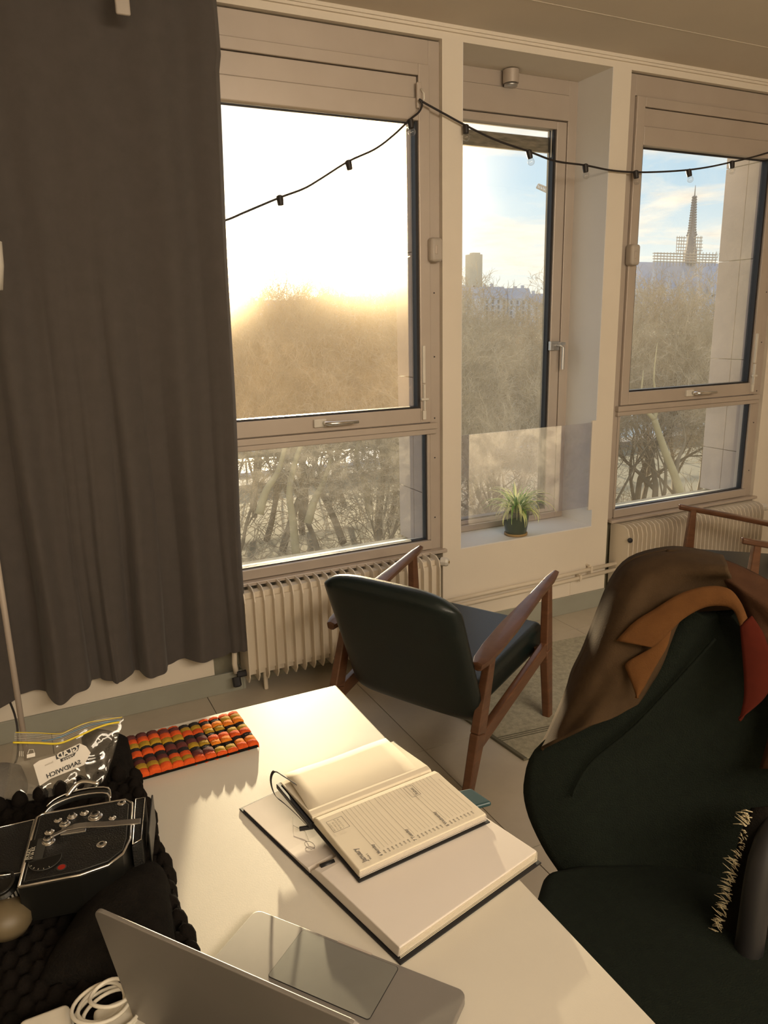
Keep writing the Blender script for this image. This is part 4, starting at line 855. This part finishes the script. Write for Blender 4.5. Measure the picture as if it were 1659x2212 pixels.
sheet([(1500, 1322), (1470, 1350), (1400, 1450), (1290, 1540), (1170, 1610), (1140, 1680), (1146, 1745), (1180, 1820), (1222, 1885), (1250, 1960), (1290, 2040)],
      [(1600, 1316), (1640, 1360), (1750, 1460), (1830, 1540), (1880, 1610), (1890, 1680), (1880, 1745), (1830, 1820), (1790, 1885), (1760, 1960), (1730, 2040)], 'backrest', M['mesh'], oc, 40, 40, 0, -.07, .02, 0, 0, .035)
MB().tube(catmull([oq(1545, 1380, .0), oq(1380, 1560, -.0), oq(1275, 1650, -.0), oq(1235, 1720, .0)], 20), .0028, 6).build('seam', M['mesh'], oc, smooth=True)
# seat: rounded slab, its left edge peeking past the table
seat_c = at(1400, 2010, 2, .46)
sp_ = [at(1176, 1872, 2, .50), at(1260, 1858, 2, .50), at(1500, 1850, 2, .50), at(1720, 1980, 2, .50), at(1700, 2330, 2, .50), at(1420, 2420, 2, .50), at(1240, 2140, 2, .50), at(1150, 1960, 2, .50)]
MB().slab([p-Vz(.07) for p in sp_], (0, 0, .07)).build('seat', M['mesh'], oc, bevel=.025, seg=5, smooth=True)
cx_ = sum(p.x for p in sp_)/8; cy_ = sum(p.y for p in sp_)/8
MB().tube([(cx_, cy_, .08), (cx_, cy_, .43)], .028, 16).build('gas_column', M['cover'], oc, smooth=True)
MB().bar((cx_, cy_, .42), oq(1500, 1960, -.03), .06, .02, side=(0, 0, 1)).build('back_bracket', M['cover'], oc, bevel=.004)
for k in range(5):
    a = k*2*PI/5+.5; e_ = Vector((cx_+.27*math.cos(a), cy_+.27*math.sin(a), .075)); f_ = MB().bar((cx_, cy_, .10), e_, .05, .035, .035, .025, side=(-math.sin(a), math.cos(a), 0)).build('foot', M['cover'], oc, bevel=.006, seg=3)
    MB().lathe([(.02, -.012), (.028, -.010), (.028, .010), (.02, .012)], (e_.x, e_.y, .0285), 18, (math.cos(a+1.2), math.sin(a+1.2), 0)).build('caster', M['cover'], f_, smooth=True)
# armrest on the right, dark
MB().tube(catmull([oq(1600, 2190, .10), oq(1625, 2000, .11), oq(1650, 1850, .10), oq(1700, 1740, .06)], 12), [.022]*12, 12).build('armrest', M['cover'], oc, smooth=True)
# coat
co = thing('coat', 'brown wool coat with rust lapels draped over the office chair back', 'coat', tuple(oq(1430, 1300)))
O_ = [(1560, 1205), (1500, 1191), (1440, 1187), (1365, 1207), (1325, 1250), (1295, 1320), (1264, 1400), (1240, 1450), (1228, 1490), (1205, 1545), (1182, 1595), (1166, 1622)]
I_ = [(1590, 1262), (1560, 1275), (1520, 1290), (1480, 1320), (1460, 1350), (1445, 1385), (1430, 1425), (1415, 1455), (1402, 1475), (1390, 1495), (1382, 1508), (1374, 1522)]
sheet(O_, I_, 'left_front', M['coat'], co, 44, 26, .012, .045, .006, .026, 3, .05)
Or = [(1540, 1198), (1600, 1222), (1659, 1252), (1740, 1300), (1830, 1400), (1890, 1520), (1930, 1660)]
Ir = [(1560, 1272), (1585, 1290), (1610, 1330), (1640, 1400), (1660, 1480), (1665, 1560), (1640, 1660)]
sheet(Ir, Or, 'right_front', mat('rust_brown_wool', (.056, .026, .013), .95, (.045, .02, .01), 30, bump=.2, bscale=400, spec=.15), co, 40, 24, .012, .035, .006, .02, 8)
# back of the coat behind the chair, and the roll over the shoulders
A = catmull([oq(a, b, .0) for a, b in O_[2:]], 30); nC = CN
rows = [[p-nC*(.010+.10*math.sin(PI*.5*i/5)) + Vector((.010*i*.4, 0, -.004*i)) for i in range(6)] for p in A]
MB().grid(rows).build('left_side_fold', M['coat'], co, smooth=True, solid=.005)
A = catmull([oq(a, b, .0) for a, b in ((1440, 1187), (1520, 1194), (1600, 1222), (1659, 1252), (1740, 1300))], 24)
rows = [[p-nC*(.0+.05*i)+Vector((0, 0, -.012*i*i)) for i in range(6)] for p in A]
MB().grid(rows).build('shoulder_back', M['coat'], co, smooth=True, solid=.005)
# collar and notch lapels, lying proud of the fronts
sheet([(1331, 1384), (1368, 1345), (1410, 1318), (1470, 1282), (1530, 1266), (1575, 1272), (1600, 1300), (1615, 1335)], [(1409, 1399), (1425, 1388), (1450, 1362), (1478, 1336), (1520, 1313), (1560, 1309), (1585, 1320), (1598, 1352)], 'collar', M['lapel'], co, 34, 8, .078, .004, .004)
sheet([(1409, 1399), (1380, 1414), (1351, 1434), (1356, 1455), (1366, 1480), (1375, 1508)], [(1450, 1362), (1442, 1395), (1425, 1425), (1408, 1455), (1392, 1485), (1376, 1510)], 'left_lapel', M['lapel'], co, 24, 8, .074, .004, .004)
sheet([(1598, 1352), (1602, 1400), (1606, 1450), (1607, 1500), (1600, 1540), (1594, 1556)], [(1625, 1330), (1650, 1370), (1665, 1420), (1668, 1470), (1650, 1510), (1600, 1553)], 'right_lapel', mat('red_rust_wool', (.065, .009, .004), .95, (.05, .007, .003), 30, spec=.15), co, 24, 8, .066, .004, .004)
# pale fringed cloth hanging behind the chair, seen in the gap
fr = thing('fringed_scarf', 'dark scarf with a pale ragged fringe hanging beside the office chair', 'scarf', tuple(oq(1600, 1900, .08)))
sheet([(1622, 1745), (1600, 1800), (1585, 1860), (1575, 1930), (1555, 1990), (1548, 2030)], [(1700, 1740), (1700, 1800), (1690, 1860), (1680, 1930), (1670, 1990), (1660, 2030)], 'cloth', M['fleece'], fr, 20, 10, .075, .01, .004)
fm = MB(); fcol = mat('fringe_threads', (.55, .47, .30), .8)
for k in range(150):
    f = k/149; x = 1622-70*f+R_.uniform(-6, 6); y = 1752+275*f+R_.uniform(-7, 7); a = (-.5+.5*math.sin(k*.35))+R_.uniform(-.25, .25); l_ = R_.uniform(10, 30)
    if .14 < f < .34: l_ *= .35
    fm.tube([oq(x, y, .084), oq(x-l_*.55*math.cos(a), y+l_*.45*math.sin(a)-2, .092), oq(x-l_*math.cos(a), y+l_*math.sin(a), .087)], [.0009, .0008, .0003], 4)
fm.build('fringe', fcol, fr, kind='stuff')

# ---------------------------------------------------------------- outdoors
GZ = -4.6
g = MB().hexa([(-40, 2.5, GZ-1), (70, 2.5, GZ-1), (70, 27, GZ-1), (-40, 27, GZ-1)], [(-40, 2.5, GZ), (70, 2.5, GZ), (70, 27, GZ-.6), (-40, 27, GZ-.6)]).build('ground', M['ground']); tag(g, 'scrubby river bank below the windows', 'ground', kind='structure')
g = MB().box(-40, 90, 27, 28.2, -9, GZ-.3).build('quay_wall', M['quay']); tag(g, 'dark stone quay wall along the river', 'quay', kind='structure')
g = MB().box(-120, 260, 28, 110, -8.4, -7.6).build('river', M['water']); tag(g, 'pale blue river beyond the quay', 'river', kind='structure')
g = MB().box(-150, 400, 110, 118, -9, -2.2).build('far_quay', M['quay']); tag(g, 'far quay wall across the river', 'quay', kind='structure')
g = MB().box(-900, 3000, 118, 3500, -9, -2.6).build('far_ground', M['green']); tag(g, 'distant ground on the far bank', 'ground', kind='structure')
# railing
rl = thing('quay_railing', 'low dark railing on top of the quay wall', 'railing', (10, 27.5, GZ-.3)); 
MB().box(-15, 60, 27.45, 27.53, GZ+.55, GZ+.62).build('top_rail', M['hull'], rl)
pm_ = MB().box(-.03, .03, -.03, .03, 0, .9).mesh('post'); pm_.materials.append(M['hull'])
for k in range(48):
    o = bpy.data.objects.new('post', pm_); COL.objects.link(o); o.parent = rl; o.matrix_parent_inverse = rl.matrix_basis.inverted(); o.location = (-14+1.5*k, 27.49, GZ-.3)
# moored boats
def boat(x, y, Lb, wb, label, ang=0):
    t = thing('moored_boat', label, 'boat', (0, 0, 0)); pts = [(-Lb/2, -wb/2), (Lb*.38, -wb/2), (Lb/2, 0), (Lb*.38, wb/2), (-Lb/2, wb/2)]
    MB().prism(pts, -7.9, -6.4).build('hull', M['hull'], t, bevel=.05)
    MB().prism([(a*.86, b*.82) for a, b in pts], -6.4, -5.5).build('cabin', M['boat'], t, bevel=.05)
    MB().prism([(a*.92, b*.95) for a, b in pts], -5.5, -5.3).build('roof', M['boat'], t, bevel=.06)
    wm = MB().box(-.35, .35, -.02, .02, -6.15, -5.7).mesh('window'); wm.materials.append(M['bglass'])
    for k in range(9):
        o = bpy.data.objects.new('window', wm); COL.objects.link(o); o.parent = t; o.location = (-Lb*.38+k*Lb*.08, -wb*.82/2-.01, 0)
    t.location = (x, y, 0); t.rotation_euler = (0, 0, ang); return t
boat(12.5, 33.5, 15, 4.2, 'blue white boat with a long flat roof moored at the left', math.radians(-2))
boat(22, 46, 20, 5, 'larger pale boat moored further out on the river', math.radians(4))

# bare trees grown from tapering branches
def grow(seed, H, lean=(0, 0), levels=7, spread=.55, fill=1.0, trunk_r=.11, start=None):
    rr = random.Random(seed); thick, thin = MB(), MB()
    def rec(p, d, ln_, r, lv):
        n = 4 if lv < 3 else 3; pts = [p]; rad = [r]; q = p.copy(); dd = d.copy()
        for i in range(n):
            dd = (dd+Vector((rr.gauss(0, .10+.045*lv), rr.gauss(0, .10+.045*lv), rr.gauss(.03, .07+.03*lv)))).normalized(); q = q+dd*(ln_/n); pts.append(q.copy()); rad.append(r*(1-.45*(i+1)/n))
        (thick if lv < 3 else thin).tube(pts, rad, 7 if lv < 2 else (5 if lv == 2 else 3), cap=False)
        if lv >= levels: return
        nb_ = (4, 4, 4, 4, 4, 3, 3)[lv]
        for k in range(nb_):
            f = rr.uniform(.35, 1) if k else 1.0; i = min(int(f*n), n-1); b = pts[i].lerp(pts[i+1], f*n-i if f < 1 else 1)
            a = rr.uniform(0, 2*PI); o_ = dd.orthogonal().normalized(); o2 = dd.cross(o_); sp2 = spread*rr.uniform(.55, 1.35)*(.4 if k == 0 else 1)
            nd = (dd*math.cos(sp2)+(o_*math.cos(a)+o2*math.sin(a))*math.sin(sp2)+Vector((0, 0, .10))).normalized()
            rec(b, nd, ln_*(rr.uniform(.62, .84) if lv < 3 else rr.uniform(.54, .74)), max(rad[i+1]*rr.uniform(.5, .75), .0048), lv+1)
    base_d = Vector((lean[0], lean[1], 1)).normalized()
    rec(Vector((0, 0, -.2)), base_d, H*.34, trunk_r, 0); return thick, thin
protos = []
for s_, H, l_ in ((11, 8.3, (.05, 0)), (12, 7.9, (-.18, .05)), (13, 8.6, (.2, .1)), (14, 7.4, (-.05, .2))):
    a, b = grow(s_, H, l_, 7)
    ma, mb_ = a.mesh('trunk'), b.mesh('twigs'); ma.materials.append(M['bark']); mb_.materials.append(M['twig'])
    zmax = max(v.co.z for v in mb_.vertices); print('tree', s_, len(b.f), 'top', zmax)
    protos.append((ma, mb_, zmax))
def place_tree(k, az, dist, top_el, label, rot):
    ma, mb_, zm = protos[k]; x = math.sin(math.radians(az))*dist; y = math.cos(math.radians(az))*dist-2.91
    gz = GZ if y < 27 else -7.6; s_ = (1.5+dist*math.tan(math.radians(top_el+(2.0 if az < 30 else (1.2 if az < 42 else 2.0))))-gz)/zm
    t = bpy.data.objects.new('bare_tree', ma); COL.objects.link(t); tag(t, label, 'tree', 'bare trees outside the windows'); t.location = (x, y, gz); t.rotation_euler = (0, 0, rot); t.scale = (s_, s_, s_)
    c = bpy.data.objects.new('twigs', mb_); COL.objects.link(c); c.parent = t; c['kind'] = 'stuff'
spec = [(0, 14.5, 17, 2.4), (1, 18, 21, 2.2), (2, 21.5, 18, 2.2), (3, 24.5, 15, 2.0), (1, 25.6, 22, 5.6), (0, 28, 19, 2.6), (2, 31, 16, 2.2), (3, 34, 20, 2.8), (1, 37, 17, 2.0), (0, 40, 21, 1.6), (2, 44, 19, 1.5), (1, 47, 20, 2.6), (0, 50.5, 20, 2.2), (3, 54, 20, 2), (2, 11, 20, 2.4), (0, 16, 25, 2.1), (2, 20, 25.5, 1.9), (3, 23, 26, 2.1), (0, 29.5, 25, 1.9), (1, 33, 26, 1.6), (2, 36, 25, 1.4), (0, 45.6, 25, 1.6), (3, 49, 26, 1.8), (1, 42, 26, 1.5), (1, 13.2, 23, 2.6), (3, 16.8, 22, 2.8), (0, 19.6, 22.5, 3.0), (1, 22.8, 21.5, 2.8), (2, 26.4, 23, 2.8), (0, 30.4, 22, 2.4), (3, 35.2, 23.5, 1.8), (1, 44.6, 22.5, 1.6), (2, 47.8, 23, 1.8)]
ORD = ['first', 'second', 'third', 'fourth', 'fifth', 'sixth', 'seventh', 'eighth', 'ninth', 'tenth', 'eleventh', 'twelfth', 'thirteenth', 'fourteenth']
cnt = {}
for k, az, d, el_ in sorted(spec, key=lambda q: q[1]):
    reg = 'left window' if az < 30 else ('middle niche window' if az < 42 else 'right window'); dep = 'near' if d < 23 else 'far'
    n_ = cnt.get((reg, dep), 0); cnt[(reg, dep)] = n_+1
    lab = 'tall bare tree rising above the others in the left window' if el_ > 5 else '%s bare tree from the left in the %s row behind the %s' % (ORD[n_], dep, reg)
    place_tree(k, az, d, el_, lab, R_.uniform(0, 6.28))
# pale forked trunk in the right window
tp_ = thing('leaning_tree', 'pale leaning forked trunk in the lower part of the right window', 'tree', tuple(at(1477, 1085, 1, 7.5)))
pt = lambda x, y: at(x, y, 1, 7.5)
MB().tube(catmull([pt(1500, 1180), pt(1480, 1105), pt(1462, 1040), pt(1440, 985), pt(1424, 940), pt(1413, 905)], 16), [.095-.0025*k for k in range(16)], 9).build('trunk', M['palebark'], tp_, smooth=True)
MB().tube(catmull([pt(1413, 905), pt(1395, 885), pt(1385, 860), pt(1390, 800)], 10), [.05-.0048*k for k in range(10)], 7).build('branch', M['palebark'], tp_, smooth=True)
MB().tube(catmull([pt(1413, 905), pt(1420, 870), pt(1412, 820), pt(1420, 740)], 10), [.045-.0045*k for k in range(10)], 7).build('branch', M['palebark'], tp_, smooth=True)
MB().tube(catmull([pt(1458, 1030), pt(1466, 990), pt(1480, 950), pt(1470, 900)], 10), [.05-.0048*k for k in range(10)], 7).build('branch', M['bark'], tp_, smooth=True)
tl_ = thing('slanting_tree', 'pale slanting trunks in the lower part of the left window', 'tree', tuple(at(600, 1185, 1, 11)))
pt = lambda x, y: at(x, y, 1, 11.0)
for a in (((640, 1200), (632, 1120), (625, 1060), (640, 990), (660, 940)), ((560, 1110), (575, 1060), (600, 1020), (620, 950)), ((665, 1130), (680, 1080), (700, 1040), (715, 990)), ((800, 1110), (790, 1050), (770, 990), (780, 940))):
    MB().tube(catmull([pt(*q) for q in a], 14), [.09-.004*k for k in range(14)], 7).build('trunk', M['palebark'], tl_, smooth=True)
# scrub on the bank
sm = MB()
for k in range(2600):
    az = math.radians(R_.uniform(10, 56)); d = R_.uniform(9, 27); p = Vector((math.sin(az)*d, math.cos(az)*d-2.91, GZ)); q = p; pts = [p]
    dr = Vector((R_.gauss(0, .6), R_.gauss(0, .6), R_.uniform(.2, 1.0))).normalized(); l_ = R_.uniform(.2, .5)
    for i in range(4): dr = (dr+Vector((R_.gauss(0, .3), R_.gauss(0, .3), R_.gauss(-.12, .2)))).normalized(); q = q+dr*l_; pts.append(q)
    sm.tube(pts, [.014, .011, .009, .007, .004], 3, cap=False)
o = sm.build('scrub', M['twig']); tag(o, 'tangled leafless scrub covering the river bank', 'scrub', kind='stuff')

# far buildings
wmesh = MB().box(-.7, .7, -.08, .08, 0, 2.2).mesh('window'); wmesh.materials.append(M['bglass'])
def house(pxl, pxr, pyt, Y, floors, label, roofh=.28, z0=-2.6):
    Y *= 3; floors = 5
    a, b = at(pxl, pyt, 1, Y), at(pxr, pyt, 1, Y); zt = (a.z+b.z)/2; W_ = b.x-a.x; hw = (zt-z0)*(1-roofh)
    t = thing('apartment_building', label, 'building', ((a.x+b.x)/2, Y, z0)); D_ = 22
    MB().box(a.x, b.x, Y, Y+D_, z0, z0+hw).build('wall', M['bwall'], t)
    MB().hexa([(a.x-.2, Y-.3, z0+hw), (b.x+.2, Y-.3, z0+hw), (b.x+.2, Y+D_, z0+hw), (a.x-.2, Y+D_, z0+hw)], [(a.x+.8, Y+2.2, zt), (b.x-.8, Y+2.2, zt), (b.x-.8, Y+D_-2, zt), (a.x+.8, Y+D_-2, zt)]).build('roof', M['broof'], t)
    rr = random.Random(int(pxl))
    for k in range(max(2, min(9, int(W_/8)))):
        cx = a.x+1.5+rr.random()*(W_-3); MB().box(cx-.9, cx+.9, Y+3, Y+4, zt-1.5, zt+rr.uniform(.8, 2.0)).build('chimney', M['bwall'], t)
    nwx = min(14, max(2, int(W_/3.6)))
    for f in range(floors):
        for k in range(nwx):
            o = bpy.data.objects.new('window', wmesh); COL.objects.link(o); o.parent = t; o.matrix_parent_inverse = t.matrix_basis.inverted(); o.location = (a.x+(k+.5)*W_/nwx, Y-.03, z0+1+f*(hw-1)/floors)
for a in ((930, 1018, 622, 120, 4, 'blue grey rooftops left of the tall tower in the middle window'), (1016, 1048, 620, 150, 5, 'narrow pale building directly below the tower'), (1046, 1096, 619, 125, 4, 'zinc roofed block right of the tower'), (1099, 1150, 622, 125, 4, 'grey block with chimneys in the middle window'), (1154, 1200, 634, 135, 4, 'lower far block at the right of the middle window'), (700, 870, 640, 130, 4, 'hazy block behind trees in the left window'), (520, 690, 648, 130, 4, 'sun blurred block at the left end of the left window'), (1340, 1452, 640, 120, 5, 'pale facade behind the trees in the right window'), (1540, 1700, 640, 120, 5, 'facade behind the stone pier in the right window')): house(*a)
# tall tower
a, b = at(1017, 549, 1, 2000), at(1044, 549, 1, 2000)
tw = thing('tower_block', 'tall slab tower standing above the roofs in the middle window', 'tower', ((a.x+b.x)/2, 2000, -2.6)); W_ = b.x-a.x
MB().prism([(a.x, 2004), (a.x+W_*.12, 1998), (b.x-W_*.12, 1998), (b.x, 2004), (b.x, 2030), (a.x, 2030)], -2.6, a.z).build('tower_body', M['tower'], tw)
MB().box(a.x+W_*.2, b.x-W_*.2, 2003, 2020, a.z, a.z+5).build('roof_house', M['tower'], tw)
# cathedral nave roof, crossing spire and scaffolding
YC = 420
ca = thing('cathedral', 'stone church roof and slender crocketed spire rising in the right window', 'church', tuple(at(1490, 640, 1, YC)))
cz = lambda x, y: at(x, y, 1, YC)
p0, p1 = cz(1360, 568), cz(1600, 568); zr = (p0.z+p1.z)/2; ze = cz(1490, 625).z
MB().hexa([(p0.x, YC-14, ze), (p1.x, YC-14, ze), (p1.x, YC+14, ze), (p0.x, YC+14, ze)], [(p0.x, YC-.3, zr), (p1.x, YC-.3, zr), (p1.x, YC+.3, zr), (p0.x, YC+.3, zr)]).build('nave_roof', M['broof'], ca)
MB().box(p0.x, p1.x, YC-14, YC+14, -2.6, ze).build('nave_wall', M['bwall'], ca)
for k in range(8):
    x = p0.x+(k+.5)*(p1.x-p0.x)/8; MB().bar((x, YC-15, ze+2), (x, YC-24, ze-16), 2.0, 2.4).build('buttress', M['bwall'], ca); MB().lathe([(1.8, 0), (1.8, 5), (.1, 13)], (x, YC-16, ze), 4).build('pinnacle', M['bwall'], ca)
st0, st1 = cz(1491, 545), cz(1499, 400); mpp = (cz(1500, 540).x-cz(1490, 540).x)/10*.68
h = st1.z-st0.z; cx = (st0.x); 
MB().lathe([(16*mpp, -8), (14*mpp, 0), (11*mpp, h*.10), (9.5*mpp, h*.24), (6*mpp, h*.32), (4.6*mpp, h*.5), (2.9*mpp, h*.68), (1.5*mpp, h*.84), (.5*mpp, h)], (st0.x+.2, YC, st0.z), 8, (0, 0, 1)).build('spire', M['spire'], ca)
ck = MB()
for k in range(16):
    f = .26+.60*k/16; r = np.interp(f, [.24, .32, .5, .68, .84], [9.5*mpp, 6*mpp, 4.6*mpp, 2.9*mpp, 1.5*mpp])+.7
    for a in range(4): ang_ = a*PI/2+.3; ck.lathe([(.02, -1), (.8, 0), (.02, 1.2)], (st0.x+.2+r*math.cos(ang_), YC+r*math.sin(ang_), st0.z+h*f), 4)
ck.build('crockets', M['spire'], ca)
sf = thing('scaffolding', 'pale scaffolding platforms wrapped around the foot of the spire', 'scaffold', tuple(cz(1480, 568)))
fl_ = MB()
for y_ in (513, 520, 527, 534, 541):
    for (xa, xb) in ((1463, 1483), (1500, 1516)): a, b = at(xa, y_, 1, YC-11), at(xb, y_, 1, YC-11); fl_.box(a.x, b.x, YC-12, YC-10, a.z-.18, a.z+.18)
for y_ in (547, 553, 559, 565): a, b = at(1412, y_, 1, YC-15), at(1546, y_-1, 1, YC-15); fl_.box(a.x, b.x, YC-17, YC-14, a.z-.25, a.z+.25)
fl_.build('platform', M['scaff'], sf)
ps = MB()
for k in range(20): x_ = 1414+k*7; a, b = at(x_, 545, 1, YC-15.8), at(x_, 575, 1, YC-15.8); ps.box(a.x-.12, a.x+.12, YC-16, YC-15.6, b.z, a.z)
for x_ in (1463, 1468, 1473, 1478, 1503, 1508, 1513, 1516): a, b = at(x_, 510, 1, YC-11), at(x_, 550, 1, YC-11); ps.box(a.x-.12, a.x+.12, YC-11.2, YC-10.8, b.z, a.z)
ps.build('upright', M['scaff'], sf)
# crane arm seen at the edge of the niche window
cr_ = thing('crane_jib', 'short pale lattice crane jib in the sky at the right of the middle window', 'crane', tuple(at(1180, 406, 1, 150)))
cm_ = MB(); A0, A1, B0, B1 = at(1159, 405, 1, 150), at(1200, 424, 1, 150), at(1163, 398, 1, 150), at(1200, 413, 1, 150)
cm_.tube([A0, A1], .22, 4); cm_.tube([B0, B1], .22, 4)
for k in range(8): f = k/7; cm_.tube([A0.lerp(A1, f), B0.lerp(B1, min(1, f+.0))], .15, 4); 
for k in range(7): f = k/7; cm_.tube([A0.lerp(A1, f), B0.lerp(B1, f+1/7)], .12, 4)
cm_.build('lattice', M['scaff'], cr_)
MB().tube([A1, at(1290, 450, 1, 150), at(1290, 800, 1, 150)], .8, 4).build('mast', M['scaff'], cr_)
